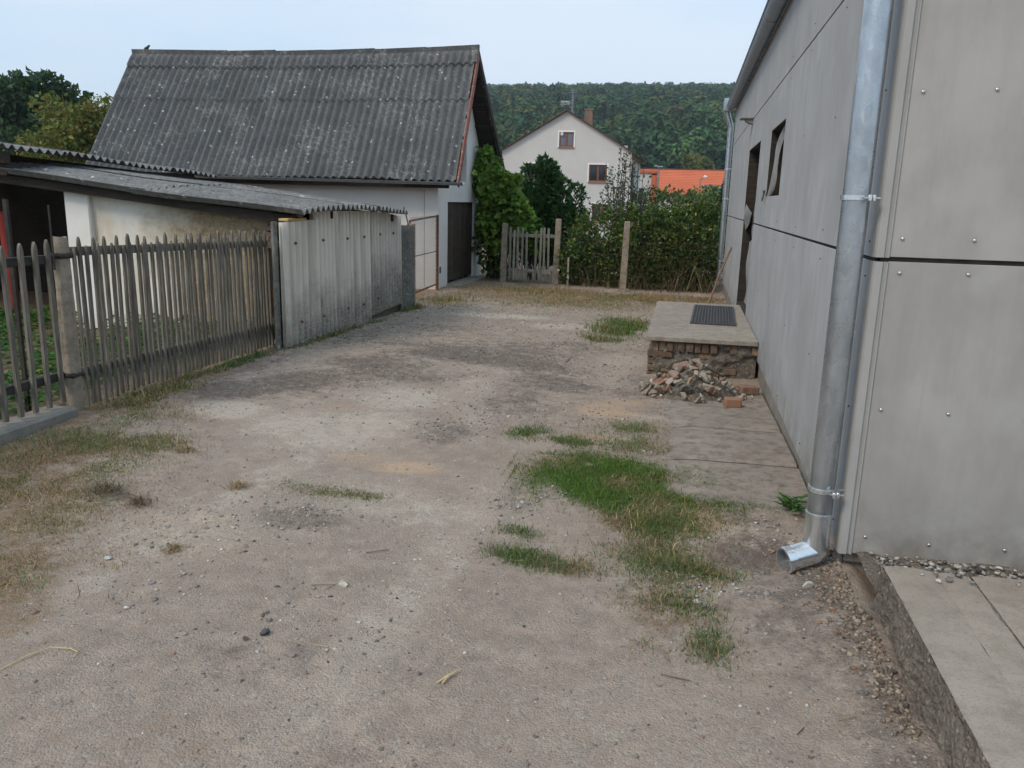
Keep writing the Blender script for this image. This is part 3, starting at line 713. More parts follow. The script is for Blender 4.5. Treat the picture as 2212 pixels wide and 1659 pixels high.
far_t = downpipe(.665, 16.02, .28, 2.86, (2.15, 1.61, .45), 'far zinc downpipe at the end of the clad wall beside the hedge', Vector((.52, 15.96, .0)), [(.655, 16.02, 2.92), (.60, 16.02, 3.08), (.575, 16.02, 3.16)], 18)
mb = MB(); mb.box(.50, .65, 15.94, 16.10, 3.16, 3.40, .02); build('hopper', mb, M['zinc'], far_t)
tl = thing('wall_lamp', (XW, 11.2, 2.50), 'small grey flat lamp on the clad wall above the doorway', 'lamp')
mb = MB(); mb.box(XW-.16, XW, 11.08, 11.32, 2.572, 2.590, .006); build('cover_plate', mb, M['lampgrey'], tl)
mb = MB(); mb.prism([(XW-.10, 2.571), (XW-.085, 2.545), (XW-.03, 2.520), (XW, 2.515), (XW, 2.571)], 'y', 11.11, 11.29); build('housing', mb, M['lampgrey'], tl)

# ------------------------------------------------------------------ concrete platform, right foreground
def mk_platform():
    t = thing('concrete_platform', (1.8, 2.0, 0), 'low concrete platform of long strips with rough aggregate side', 'platform')
    x0 = .806; y0, y1 = -1.5, 3.03; zt = .200
    mb = MB()
    def fn(u, v):
        y = y0+(y1-y0)*u; z = -.08+(zt-.004+.08)*v; r = .034*(float(fbm(y*13, z*13, 90, 3))-.5)+.026*max(0, float(vnoise(y*55, z*55, 91))-.45)
        return (x0-.028*(1-v)+r*(1 if v < .97 else .3), y, z)
    mb.grid(620, 26, fn); o = build('rough_side', mb, M['rough'], t, smooth=True)
    mb = MB()
    def fe(u, v):
        x = x0+.004+3*u; z = -.08+(zt-.004+.08)*v; return (x, y1+.02*(float(fbm(x*9, z*9, 92, 3))-.5), z)
    mb.grid(120, 8, fe); build('rough_end', mb, M['rough'], t, smooth=True)
    mb = MB(); mb.box(x0+.03, 4.2, y0, y1-.03, -.1, zt-.011); build('core', mb, M['rough'], t)
    edges = [x0, .98, 1.108, 1.42, 1.86, 2.4, 3.2, 4.2]
    for k in range(len(edges)-1):
        a, b = edges[k], edges[k+1]
        g = .003 if k else .001; dz = (0, -.005, -.002, .001, -.003, 0, 0)[k]
        m = MB(); nx = max(3, int((b-a)/.05)); 
        def ft(u, v):
            x = a+g+(b-a-2*g)*u; y = y0+(y1-y0)*v
            e = .012*(float(fbm(y*8, k*3.0, 93, 3))-.5)
            if u == 0 or u == 1: x += (e*.5 if k else abs(e)*.9)
            zz = zt+dz+.004*(float(fbm(x*7, y*7, 94, 2))-.5)-(.006 if u in (0, 1) else 0)
            return (x, y, zz)
        m.grid(nx, 110, ft)
        def fb(u, v):
            s = ft(u, v); return s
        build('slab_strip', m, M['plat'], t, smooth=True, fix=False)
    return t
mk_platform()
# ------------------------------------------------------------------ apron slabs along the wall
def mk_apron():
    t = bpy.data.objects.new('pavement', None); COL.objects.link(t); t.location = (.4, 5.5, 0)
    tag(t, 'dirty concrete slabs along the foot of the clad wall', None, None, 'structure')
    for (a, b) in ((3.95, 4.80), (4.81, 5.675), (5.685, 7.35)):
        m = MB()
        def fn(u, v):
            x = -.16+.90*u; y = a+(b-a)*v; z = gz(x, y)+.004-.030*(1-min(1, u/.35))+.006*(float(fbm(x*4, y*4, 95, 3))-.5)
            if v in (0, 1): z -= .012
            return (x, y, z)
        m.grid(14, 16, fn); build('slab', m, M['apron'], t, smooth=True, fix=False)
mk_apron()
# ------------------------------------------------------------------ door step
XS0, XS1, YS0, YS1, ZS = -.285, .725, 7.70, 10.55, .27
def mk_step():
    t = thing('concrete_step', ((XS0+XS1)/2, 9.1, -.12), 'concrete doorstep slab on a crumbling brick base', 'step')
    m = MB(); m.box(XS0-.02, XS1, YS0-.03, YS1, ZS-.045, ZS, .006); build('top_slab', m, M['conc'], t)
    m = MB()
    def fn(u, v):
        p = .055
        x = XS0+p+(XS1-XS0-p)*u; z = -.22+(ZS-.046+.22)*v
        return (x, YS0+.045-.055*max(0, float(fbm(x*5, z*7, 96, 4))-.42)*3, z)
    m.grid(70, 34, fn)
    m.box(XS0+.06, XS1, YS0+.12, YS1-.03, -.25, ZS-.047)
    def fs(u, v):
        y = YS0+.06+(YS1-YS0-.1)*u; z = -.22+(ZS-.046+.22)*v
        return (XS0+.045-.04*max(0, float(fbm(y*5, z*7, 97, 4))-.42)*3, y, z)
    m.grid(60, 20, fs); build('mortar_core', m, M['mortar'], t, smooth=True)
    bm_ = MB(); bm_.box(-.5, .5, -.5, .5, -.5, .5, .06); bms = []
    for k in range(4):
        q = MB(); rs = random.Random(k)
        q.v = [tuple(c+rs.uniform(-.035, .035) for c in v) for v in bm_.v]; q.f = bm_.f
        bms.append(mesh_of('brick_shape%d' % k, q, M['brick_old']))
    def br(x, y, z, sx, sy, sz, r=0):
        o = place('brick', random.choice(bms), t, (x, y, z), (random.uniform(-.02, .02), random.uniform(-.02, .02), r+random.uniform(-.03, .03)), (sx, sy, sz)); return o
    # soldier course under the slab
    x = XS0+.03; 
    while x < XS1-.03:
        w = random.uniform(.055, .068)
        if random.random() < .9: br(x+w/2, YS0+.055+random.uniform(0, .02), ZS-.098, w*random.choice((1, 1, .95)), .115, .092+random.uniform(-.008, .004))
        x += w+random.choice((.012, .014, .05))
    # stretcher courses; some bricks have fallen away on the face
    z = ZS-.175; row = 0
    while z > -.17:
        x = XS0-.003+(0 if row % 2 else -.0)
        first = True
        while x < XS1-.06:
            L = .24 if (row+int(first)) % 2 else .12
            keep = first or random.random() < (.30 if x < .25 else .5)
            if keep: br(x+L/2, YS0+.060+(0 if first else random.uniform(.005, .045)), z, L-.012, .11, .054)
            x += L; first = False
        y = YS0+.13
        while y < YS1-.2:
            L = .24
            if random.random() < .8: br(XS0+.058+random.uniform(0, .02), y+L/2, z, .11, L-.014, .054)
            y += L
        z -= .068; row += 1
    return t
mk_step()
# rubber grating mat
def mk_mat():
    m = MB(); x0, x1, y0, y1, z = .13, .60, 8.62, 10.2, ZS+.002
    m.box(x0, x1, y0, y0+.02, z, z+.016); m.box(x0, x1, y1-.02, y1, z, z+.016); m.box(x0, x0+.02, y0+.02, y1-.02, z, z+.0155); m.box(x1-.02, x1, y0+.02, y1-.02, z, z+.0155)
    k = x0+.045
    while k < x1-.03: m.box(k, k+.009, y0+.02, y1-.02, z, z+.0148); k += .032
    k = y0+.05
    while k < y1-.03: m.box(x0+.02, x1-.02, k, k+.009, z, z+.0142); k += .035
    M0 = Matrix.Rotation(R_(-2), 4, 'Z'); c = Vector(((x0+x1)/2, (y0+y1)/2, z))
    m.v = [tuple((M0 @ (Vector(v)-c))+c) for v in m.v]
    build('door_mat', m, M['rubber'], label='dark rubber grating mat lying on the concrete doorstep', cat='door mat')
mk_mat()
def mk_stick():
    a = Vector((.395, 13.28, gz(.4, 13.3)+.01)); b = Vector((XW-.018, 13.50, .84)); m = MB()
    pts = [a.lerp(b, k/8)+Vector((.006*math.sin(k*1.1), .004*math.cos(k*1.7), 0)) for k in range(9)]
    m.tube(pts, [.019, .018, .0175, .017, .017, .017, .0165, .0165, .016], 10); build('tool_handle', m, M['stick'], smooth='auto', label='brown wooden tool handle leaning against the clad wall', cat='handle')
mk_stick()

# ------------------------------------------------------------------ corrugated sheet (u across waves, v along)
def corr(nw, fn, seg=8, nl=6, th=.0065, ph=0.0, wob=None):
    """fn(a, b, h) -> world point; a: 0..nw in waves, b: 0..1 along, h: height normal to the sheet in wave units (-1..1), extra offset in m"""
    m = MB(); nu = int(nw*seg)
    for side in (0, 1):
        m.grid(nu, nl, lambda u, v: fn(u*nw, v, math.cos(2*math.pi*u*nw+ph), -th*side))
    n1 = (nu+1)*(nl+1)
    for i in range(nu):
        a = i*(nl+1); b = (i+1)*(nl+1); m.f.append((a, b, n1+b, n1+a)); a += nl; b += nl; m.f.append((a, b, n1+b, n1+a))
    for j in range(nl):
        a = j; b = j+1; m.f.append((a, b, n1+b, n1+a)); q = nu*(nl+1); m.f.append((q+a, q+b, n1+q+b, n1+q+a))
    return m

# ------------------------------------------------------------------ the big barn
BX = -4.39; BY = 14.18; EY, EZ = 13.78, 1.80; RY, RZ = 15.80, 4.24; FYE = 17.82
def roof_x(xe, t): return xe-.19*t
def mk_barn():
    t = thing('barn', (-7.9, 15.8, -.14), 'big barn with steep lichen covered corrugated roof', 'barn')
    SL = math.hypot(RY-EY, RZ-EZ); ny, nz = -(RZ-EZ)/SL, (RY-EY)/SL
    W = 7.36/7; waves = 7
    def slope_pt(xe, tt, h, side=1):
        sag = -.05*math.sin(math.pi*min(1, max(0, (xe+11.3)/7.4)))*tt
        y = EY+(RY-EY)*tt; z = EZ+(RZ-EZ)*tt+sag
        if side < 0: y = 2*RY-y
        return Vector((roof_x(xe, tt), y+(ny if side > 0 else -ny)*h, z+nz*h))
    for side in (1, -1):
        for c in range(7):
            for (t0, t1, off) in (((-.0, .645, 0), (.60, .945, .016)) if side > 0 else ((0, .95, 0),)):
                jit = random.uniform(-.012, .012); jr = random.uniform(-.01, .01)
                xs = -3.94-W*c
                def fn(a, b, h, e):
                    xe = xs-a*(W/waves)+jr*.3*b; tt = t0+(t1-t0)*b+jit*(1-b)*.6
                    lift = off*(1-b*.8)+.003*(c % 2)+.004*math.sin(a*1.7+c*3+b*2)
                    return tuple(slope_pt(xe, tt, .033*h+lift+e, side))
                m = corr(waves+.2, fn, 8, 5 if t1 < .7 else 3)
                build('roof_sheet', m, M['barnroof'], t, smooth='auto')
    for c in range(7):       # ridge caps with waved flaps, overlapping
        xs = -3.90-W*c; lift = random.uniform(.0, .022); tilt = random.uniform(-.02, .02)
        m = MB(); nu = 56; K = 6
        def rp(u, v):
            xe = xs-u*(W+.06); q = (v-.5)*2; aq = abs(q); side = -1 if q > 0 else 1
            if aq < .22:
                an = q/.22*1.0; base = slope_pt(xe, 1.0, .0, 1)
                return (base.x, RY+math.sin(an)*.07, base.z+.055+.03*math.cos(an)+lift+tilt*u)
            tt = 1-(aq-.22)/.78*.12
            wv = (.033*math.cos(2*math.pi*((u*(W+.06)-.04)*waves/W))+.002)*min(1, (aq-.2)*3.0)
            p = slope_pt(xe, tt, wv+.024, side); return (p.x, p.y, p.z+(lift+tilt*u)*.6)
        m.grid(nu, 22, rp); build('ridge_cap', m, M['barnroof'], t, smooth='auto')
    # walls
    m = MB(); m.box(-11.1, BX-.26, BY, BY+.25, -.3, 2.02); m.box(-11.1, BX-.01, 17.15, 17.4, -.3, 2.0); m.box(-11.1, -10.85, BY+.25, 17.15, -.3, 2.0)
    m.prism([(BY, 2.0), (17.4, 2.0), (RY, 3.98)], 'x', -11.099, -10.86)
    build('wall', m, M['barnwall'], t)
    m = MB()
    yl = lambda z: BY if z < 2.05 else EY+.12+(z-EZ)*(RY-EY)/(RZ-EZ)
    yr = lambda z: 2*RY-yl(z) if z >= 2.05 else 17.4
    x0, x1 = BX-.25, BX
    P = lambda poly: m.prism(poly, 'x', x0, x1)
    P([(BY, -.3), (14.80, -.3), (14.80, 1.425), (BY, 1.425)]); P([(16.76, -.3), (17.4, -.3), (17.4, 1.425), (16.76, 1.425)])
    P([(BY, 1.425), (17.4, 1.425), (17.4, 1.82), (BY, 1.82)])
    P([(BY, 1.82), (15.35, 1.82), (15.35, 2.56), (yl(2.56), 2.56), (BY, 2.06)]); P([(16.10, 1.82), (17.4, 1.82), (17.4, 2.06), (yr(2.56), 2.56), (16.10, 2.56)])
    P([(yl(2.56), 2.56), (yr(2.56), 2.56), (RY, 4.06)])
    build('gable_wall', m, M['barnwall'], t)
    m = MB(); m.box(BX-.20, BX-.12, 15.35, 16.10, 1.82, 2.56); build('opening_shade_board', m, M['darkwood'], t)  # dark board fills the open slot; its colour stands in for the shade inside
    # barge boards and fascia
    for side in (1, -1):
        m = MB()
        a = slope_pt(-3.925, -.02, 0, side); b = slope_pt(-3.925, 1.0, 0, side)
        up = Vector((0, ny if side > 0 else -ny, nz)); d = (b-a).normalized(); ou = Vector((1, 0, 0))
        q = [a-up*.115+ou*.0, b-up*.115, b+up*.012, a+up*.012]
        vs = [p+ou*.0 for p in q]+[p+ou*.028 for p in q]
        m.add(vs, [(0,3,2,1), (4,5,6,7), (0,1,5,4), (1,2,6,5), (2,3,7,6), (3,0,4,7)]); build('barge_board', m, M['barge'] if side > 0 else M['darkwood'], t)
        m = MB()
        for k in range(6):
            tt0 = .02+k*.16; a2 = slope_pt(-3.97, tt0, -.115, side); a3 = slope_pt(-11.2, tt0, -.115, side)
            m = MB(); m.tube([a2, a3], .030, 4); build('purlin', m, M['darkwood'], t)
        m = MB()
        for k in range(10):
            a0 = slope_pt(-3.97, k*.1, -.078, side); a1 = slope_pt(-3.97, (k+1)*.1-.006, -.078, side)
            o1 = Vector((-.47, 0, 0)); u = up*.016
            vs = [a0, a1, a1+o1, a0+o1, a0+u, a1+u, a1+o1+u, a0+o1+u]
            m.add(vs, [(0,1,2,3), (7,6,5,4), (0,4,5,1), (1,5,6,2), (2,6,7,3), (3,7,4,0)])
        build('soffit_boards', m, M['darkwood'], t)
    m = MB(); m.box(-11.2, -4.1, BY-.30, BY-.27, 1.66, 1.80); build('fascia', m, M['darkwood'], t)
    # gutter
    m = MB(); r = .052
    for s in range(2):
        xa, xb = ((-11.2, -4.22), (-4.24, -3.80))[s]; rr = r+.003*s
        pr = [(13.745-rr*math.cos(a), -rr*math.sin(a)) for a in np.linspace(0, math.pi, 11)]+[(13.745-(rr-.004)*math.cos(a), -(rr-.004)*math.sin(a)) for a in np.linspace(math.pi, 0, 11)]
        n = len(pr); zz = lambda x: 1.765+.006*(-4-x)
        m.add([(xa, p[0], p[1]+zz(xa)) for p in pr]+[(xb, p[0], p[1]+zz(xb)) for p in pr], [(i, (i+1) % n, n+(i+1) % n, n+i) for i in range(n)])
    build('gutter', m, M['pipe_dark'], t, smooth='auto')
    for k in range(8):
        m = MB(); x = -4.3-k*.93; zz = 1.765+.006*(-4-x)
        m.tube([(x, BY-.29, zz+.06), (x, 13.80, zz-.0)]+[(x, 13.745+.055*math.cos(a), zz-.055*math.sin(a)) for a in np.linspace(.2, math.pi, 6)], .006, 5); build('gutter_bracket', m, M['pipe_dark'], t)
    # door: two leaves of upright tarred boards
    for leaf in range(2):
        y = 14.81+leaf*.975; k = 0
        dl = bpy.data.objects.new('door', None); COL.objects.link(dl); dl.parent = t
        ye = y+.965
        while y < ye-.03:
            w = min(random.uniform(.10, .15), ye-y); m = MB(); dx = random.uniform(-.006, .006); b0 = -.10+random.uniform(0, .05)+(.0 if leaf else 0)
            m.box(BX-.07+dx, BX-.045+dx, y+.002, y+w-.003, b0, 1.415, .003); build('plank', m, M['barndoor'], dl); y += w
        m = MB(); m.box(BX-.044, BX-.036, 14.83+leaf*.975, 14.95+leaf*.975+.25, 1.18, 1.22); m.box(BX-.044, BX-.036, 14.83+leaf*.975, 15.2+leaf*.975, .18, .22); build('strap_hinge', m, M['iron'], dl)
    m = MB(); m.box(BX-.30, BX+.25, 14.75, 16.85, -.3, -.115, .01); build('threshold', m, M['conc'], t)
    m = MB(); m.box(BX-.001, BX+.010, 14.29, 14.36, .14, .26, .003); build('vent_plate', m, M['iron'], t)
    return t
mk_barn()
def mk_bird():
    t = MB(); p = Vector((-11.20, 15.80, 4.315)); ax = Vector((.93, 0, .36)).normalized()
    prof = [(-.085, .004), (-.05, .010), (-.03, .022), (0, .030), (.03, .031), (.05, .024), (.062, .020), (.075, .022), (.09, .018), (.10, .007), (.115, .001)]
    t.tube([p+ax*a+Vector((0, 0, .04+(.02 if a > .055 else 0))) for a, r in prof], [r for a, r in prof], 10)
    t.tube([p+Vector((.0, .01, .03)), p+Vector((.005, .01, -.012))], .003, 5); t.tube([p+Vector((.0, -.01, .03)), p+Vector((.005, -.01, -.012))], .003, 5)
    build('bird', t, M['bird'], smooth=True, label='small dark bird perched on the barn ridge', cat='bird')
mk_bird()

# ------------------------------------------------------------------ low shed with two sagging roofs
def ze(y): return 1.375-.085*((y-8.75)/1.5)**2 if y < 8.75 else 1.375-.09*((y-8.75)/1.85)**2
def mk_shed():
    t = thing('low_shed', (-6.2, 9.3, -.03), 'low open shed with plaster wall under sagging corrugated roofs', 'shed')
    # lower roof: corrugations fall towards the yard
    n = 0
    for c in range(3):
        y0 = 7.47+c*1.05
        for k in range(2):
            xa, xb = ((-3.70, -5.62), (-5.45, -7.45))[k]; wv = 8.4; dj = random.uniform(-.03, .03); tl = random.uniform(-.012, .012)
            def fn(a, b, h, e):
                y = y0+a*.125; x = xa+(xb-xa)*b+dj*(1-b)
                z = ze(min(10.6, y))+.098*(-3.70-x)+.029*h+e+.014*k*(1-b*.7)+.004*c+tl*math.sin(a)*.6+.012*math.sin(x*2.1+y*1.3)
                return (x, y, z)
            build('roof_sheet', corr(wv, fn, 8, 8), M['shedroof'], t, smooth='auto')
    # upper roof
    for c in range(4):
        y0 = 7.25+c*1.0
        for k in range(2):
            xa, xb = ((-7.0, -9.1), (-8.95, -11.0))[k]; dj = random.uniform(-.05, .05)
            def fn2(a, b, h, e):
                y = y0+a*.125; x = xa+(xb-xa)*b+dj*(1-b)
                z = 1.93-.055*(y-7.36)+.105*(-7.0-x)+.024*h+e+.014*k+.006*c+.012*math.sin(y*3.1)*(1-b)
                return (x, y, z)
            build('roof_sheet', corr(8.3, fn2, 8, 5), M['shedroof'], t, smooth='auto')
    # plaster wall with broken top, brick showing
    m = MB(); pts = [(-6.84, 1.47), (-6.5, 1.445), (-6.1, 1.42), (-5.7, 1.385), (-5.45, 1.375), (-5.3, 1.39), (-5.18, 1.405), (-5.05, 1.37), (-4.95, 1.325), (-4.8, 1.315), (-4.6, 1.30), (-4.48, 1.305), (-4.42, 1.27), (-4.40, 1.17), (-4.42, 1.0), (-4.40, -.2)]
    def topz(x):
        for i in range(len(pts)-1):
            if pts[i][0] <= x <= pts[i+1][0]:
                f = (x-pts[i][0])/max(1e-6, pts[i+1][0]-pts[i][0]); return pts[i][1]+f*(pts[i+1][1]-pts[i][1])
        return 1.2
    def fw(u, v):
        x = -6.84+2.42*u; zt = topz(min(x, -4.42))+.012*(float(fbm(x*12, 3, 33, 3))-.5)*2
        z = -.2+(zt+.2)*v; rg = float(sst(-5.6, -5.0, x))
        return (x, 8.10+.03*(float(fbm(x*4, z*4, 31, 4))-.5)*(.35+rg), z)
    k_ = 7.80/8.10; fw0 = fw
    def fw(u, v):
        a, b, c = fw0(u, v); return (a*k_, b-.30, 1.5-(1.5-c)*k_ if c > -.1 else c)
    m.grid(110, 50, fw)
    m.grid(110, 2, lambda u, v: (fw(u, 1)[0], fw(u, 1)[1]+.28*v, fw(u, 1)[2]-.001))
    m.grid(2, 20, lambda u, v: (fw(1, v)[0], fw(1, v)[1]+.28*u, fw(1, v)[2])); m.grid(2, 20, lambda u, v: (-6.58, 7.81+.28*u, -.2+1.65*v))
    build('plaster_wall', m, M['shedwall'], t, smooth='auto')
    m = MB(); m.box(-6.62, -6.315, 7.735, 8.09, -.2, 1.479, .012); build('pilaster', m, M['whitewash'], t)
    bb = MB(); bb.box(-.5, .5, -.5, .5, -.5, .5, .05); bme = mesh_of('brick_corner', bb, M['brick'])
    for k, (x, y, z) in enumerate([(-4.47, 8.20, 1.325), (-4.36, 8.17, 1.265), (-4.34, 8.19, 1.20), (-4.37, 8.18, 1.135), (-4.62, 8.20, 1.335), (-4.78, 8.2, 1.345), (-4.34, 8.18, 1.065), (-4.37, 8.18, 1.0)]):
        place('brick', bme, t, (x*.963, y-.30, 1.5-(1.5-z)*.963), (0, 0, random.uniform(-.06, .06)), (.145 if k in (1, 2, 3, 6, 7) else .20, .22, .058))
    m = MB(); m.tube([(-4.12, 7.78, 1.255), (-4.12, 8.4, 1.26)], .050, 10); build('beam_end', m, M['darkwood'], t)
    # timber: verge beam, rafters, posts, back boards
    for (ya, w) in ((7.62, .05), (8.5, .05), (10.4, .05)):
        z0, z1 = ze(ya)-.02, ze(ya)+.098*3.6-.02; m = MB()
        m.add([(-3.85, ya, z0-.11), (-7.4, ya, z1-.11), (-7.4, ya, z1-.022), (-3.85, ya, z0-.022), (-3.85, ya+w, z0-.11), (-7.4, ya+w, z1-.11), (-7.4, ya+w, z1-.022), (-3.85, ya+w, z0-.022)],
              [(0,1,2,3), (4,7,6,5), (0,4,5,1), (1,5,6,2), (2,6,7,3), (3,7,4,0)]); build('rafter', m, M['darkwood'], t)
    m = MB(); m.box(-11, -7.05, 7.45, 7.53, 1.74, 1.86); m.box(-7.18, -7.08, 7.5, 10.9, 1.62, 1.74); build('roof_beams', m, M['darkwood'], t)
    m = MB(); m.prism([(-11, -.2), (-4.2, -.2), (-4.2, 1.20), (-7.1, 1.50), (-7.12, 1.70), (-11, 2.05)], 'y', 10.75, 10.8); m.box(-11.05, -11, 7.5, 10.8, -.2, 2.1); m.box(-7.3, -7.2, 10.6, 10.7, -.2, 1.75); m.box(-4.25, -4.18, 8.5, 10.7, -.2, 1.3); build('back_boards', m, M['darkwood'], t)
    m = MB(); m.box(-9.35, -9.25, 7.50, 7.60, -.1, 1.80); 
    m.box(-10.9, -4.6, 10.70, 10.74, .3, .36); build('corner_post', m, M['darkwood'], t)
    # logs and boards stacked inside the dark bay
    return t
mk_shed()
m = MB(); m.tube([(-7.75, 8.1, gz(-7.7, 8.1)-.02), (-7.75, 8.1, 1.20)], .062, 14); m.tube([(-7.75, 8.1, 1.20), (-7.75, 8.1, 1.215)], .07, 14)
build('red_post', m, M['red'], smooth='auto', label='faded red round post inside the dark open shed', cat='post')
m = MB(); m.box(-3.93, -3.83, 7.42, 7.83, 1.236, 1.262, .003); build('plank', m, M['plank'], label='short fresh yellow board lying on top of the corrugated fence', cat='board')
m = MB(); m.box(-3.92, -3.85, 7.66, 7.80, 1.2635, 1.292, .006); build('brick_piece', m, M['brick_old'], label='dark broken brick resting on the yellow board', cat='brick')

# ------------------------------------------------------------------ corrugated sheet fence
def mk_sheetfence():
    t = thing('sheet_fence', (-3.87, 9.2, -.06), 'fence of upright pale corrugated sheets with rusty bolts', 'fence')
    def sheet(y0, nw, pitch, zb0, zb1, zt0, zt1, x, mat, ph=0, lean=0):
        def fn(a, b, h, e):
            y = y0+a*pitch; u = a/nw; zb = zb0+(zb1-zb0)*u; zt = zt0+(zt1-zt0)*u
            z = zb+(zt-zb)*b
            return (x+.033*h-e+lean*b+.006*math.sin(y*4), y, z)
        m = corr(nw, fn, 10, 10, ph=ph); return build('sheet', m, mat, t, smooth='auto')
    sheet(7.27, 6.4, .128, .0, -.03, 1.225, 1.245, -3.845, M['sheet'])
    sheet(8.02, 15.5, .1045, -.03, -.06, 1.335, 1.315, -3.875, M['sheet'], .6, -.01)
    sheet(9.62, 5.4, .1045, .0, .015, 1.315, 1.29, -3.90, M['sheet_mossy'], .2, -.01)
    sheet(10.16, 6.5, .1045, .02, .03, 1.30, 1.225, -3.885, M['sheet_mossy'], 1.2, -.01)
    sheet(10.80, 5.5, .1045, -.14, -.15, 1.115, 1.095, -3.91, M['sheet_dark'], .4)
    # end board with rough lichen at the near edge, posts and rails behind
    m = MB(); m.box(-3.90, -3.868, 7.20, 7.275, -.03, 1.235, .006); build('end_board', m, M['sheet_dark'], t)
    for y in (7.44, 9.64, 11.36):
        m = MB(); m.box(-4.03 if y < 11 else -3.99, -3.955 if y < 11 else -3.87, y-.0, y+.05, -.3, (1.20, 1.2, 1.12)[(y > 9)+(y > 11)], .006); build('post', m, M['darkwood'] if y < 11 else M['post'], t)
    m = MB(); m.box(-3.965, -3.925, 7.25, 11.3, .98, 1.04); m.box(-3.965, -3.925, 7.25, 11.3, .24, .30); m.box(-3.97, -3.93, 7.3, 11.3, -.25, .03); build('rail', m, M['rail'], t)
    bm_ = MB(); bm_.tube([(0, 0, 0), (.012, 0, 0)], .016, 8); bm_.tube([(.012, 0, 0), (.022, 0, 0)], .009, 6); bme = mesh_of('bolt_shape', bm_, M['rust'])
    for (y, z, x) in [(7.52, 1.02, -3.812), (8.22, 1.02, -3.842), (8.88, 1.01, -3.846), (9.40, 1.01, -3.852), (9.98, 1.02, -3.869), (10.42, 1.02, -3.854),
                      (7.60, .22, -3.812), (8.20, .20, -3.842), (8.86, .2, -3.846), (9.36, .19, -3.852), (9.88, .2, -3.869)]:
        place('bolt', bme, t, (x, y, z))
mk_sheetfence()

# ------------------------------------------------------------------ picket fences
def picket_mesh(h, w=.040, th=.022, style=0):
    m = MB(); a = w/2
    top = [(a, h-.055), (a*.62, h-.022), (0, h), (-a*.62, h-.022), (-a, h-.055)] if style == 0 else [(a, h-.05), (a*.25, h), (-a*.25, h), (-a, h-.05)]
    poly = [(-a, 0), (a, 0)]+top
    m.prism(poly, 'x', -th/2, th/2); return mesh_of('picket_shape', m, M['picket'])
def mk_pickets():
    FX = -4.03
    t = thing('picket_fence', (FX, 6.0, 0), 'grey weathered picket fence running from concrete post to corrugated sheets', 'fence', 'old picket fences on the left')
    tall = [picket_mesh(1.155+.01*k, .025+.003*k, .017) for k in range(3)]; short = [picket_mesh(1.10+.012*k, .024+.003*k, .017) for k in range(3)]
    y = 4.755; k = 0
    while y < 7.41:
        u = (y-4.75)/2.5; me = random.choice(tall if k % 2 else short)
        place('picket', me, t, (FX+random.uniform(-.004, .004), y, .02+random.uniform(-.012, .008)-.02*u), (random.uniform(-.012, .012)+(.03 if random.random() < .08 else 0), random.uniform(-.01, .01)-.004, random.uniform(-.08, .08)), (1, 1, 1.0-.012*u))
        y += .060+random.uniform(-.006, .006); k += 1
    for (z0, z1) in ((1.085, 1.015), (.255, .19)):
        m = MB(); a = Vector((FX-.033, 4.70, z0)); b = Vector((FX-.033, 7.44, z1)); hh = Vector((0, 0, .03)); o = Vector((.02, 0, 0))
        m.add([a-o-hh, b-o-hh, b-o+hh, a-o+hh, a+o-hh, b+o-hh, b+o+hh, a+o+hh], [(0,1,2,3), (4,7,6,5), (0,4,5,1), (1,5,6,2), (2,6,7,3), (3,7,4,0)]); build('rail', m, M['rail'], t)
    t2 = thing('picket_fence', (FX, 3.8, .08), 'short length of picket fence on a concrete kerb at the left edge', 'fence', 'old picket fences on the left')
    y = 4.515; k = 0
    sh = [picket_mesh(1.06+.01*q, .033, .020) for q in range(3)]
    while y > .8:
        place('picket', random.choice(sh), t2, (FX+.01+random.uniform(-.004, .004), y, .085+random.uniform(-.01, .01)), (random.uniform(-.015, .015), random.uniform(-.015, .01), random.uniform(-.06, .06)))
        y -= .117+random.uniform(-.01, .01); k += 1
    for z in (1.045, .265):
        m = MB(); m.box(FX-.045, FX-.005, .7, 4.57, z-.028, z+.028, .003); build('rail', m, M['iron'], t2)
    p = thing('concrete_post', (FX, 4.62, 0), 'pitted concrete fence post with iron bands between two picket fences', 'post')
    m = MB()
    def fp(u, v):
        z = -.1+1.285*v; a = u*2*math.pi; r = .048+.008*(1-v); ca, sa = math.cos(a), math.sin(a)
        q = (abs(ca)**3.2+abs(sa)**3.2)**(-1/3.2)
        rr = r*q*(1-.12*max(0, (v-.955)/.045)**1.5)-.006*(float(fbm(a*3, z*12, 55, 3)))-.014*max(0, float(fbm(a*2+5, z*9, 57, 2))-.66)*3
        return (FX+.012+rr*ca*.93, 4.625+rr*sa, z+.012*(float(vnoise(a*2, 1, 58))-.5)*(v > .9))
    m.grid(48, 90, fp); nq = 91
    m.f.append(tuple(i*nq+90 for i in range(48)))
    build('shaft', m, M['post'], p, smooth='auto')
    for z in (1.065, .265):
        m = MB(); m.box(FX-.046, FX+.066, 4.625-.060, 4.625+.060, z-.018, z+.018, .012); build('band', m, M['iron'], p)
    m = MB(); m.box(FX+.03, FX+.042, 4.525, 4.535, .98, 1.39, .002); build('iron_bar', m, M['iron'], p)
    m = MB(); m.box(-4.13, -3.905, .3, 4.52, -.12, .07, .012)
    build('kerb', m, M['plinth'], origin=(-4.0, 3.3, 0), label='low concrete kerb under the short picket fence', cat='kerb')
    m = MB(); m.box(-4.33, -4.30, 4.52, 4.54, -.1, 1.42); build('iron_stake', m, M['iron'], label='thin dark iron stake standing behind the left pickets', cat='stake')
mk_pickets()

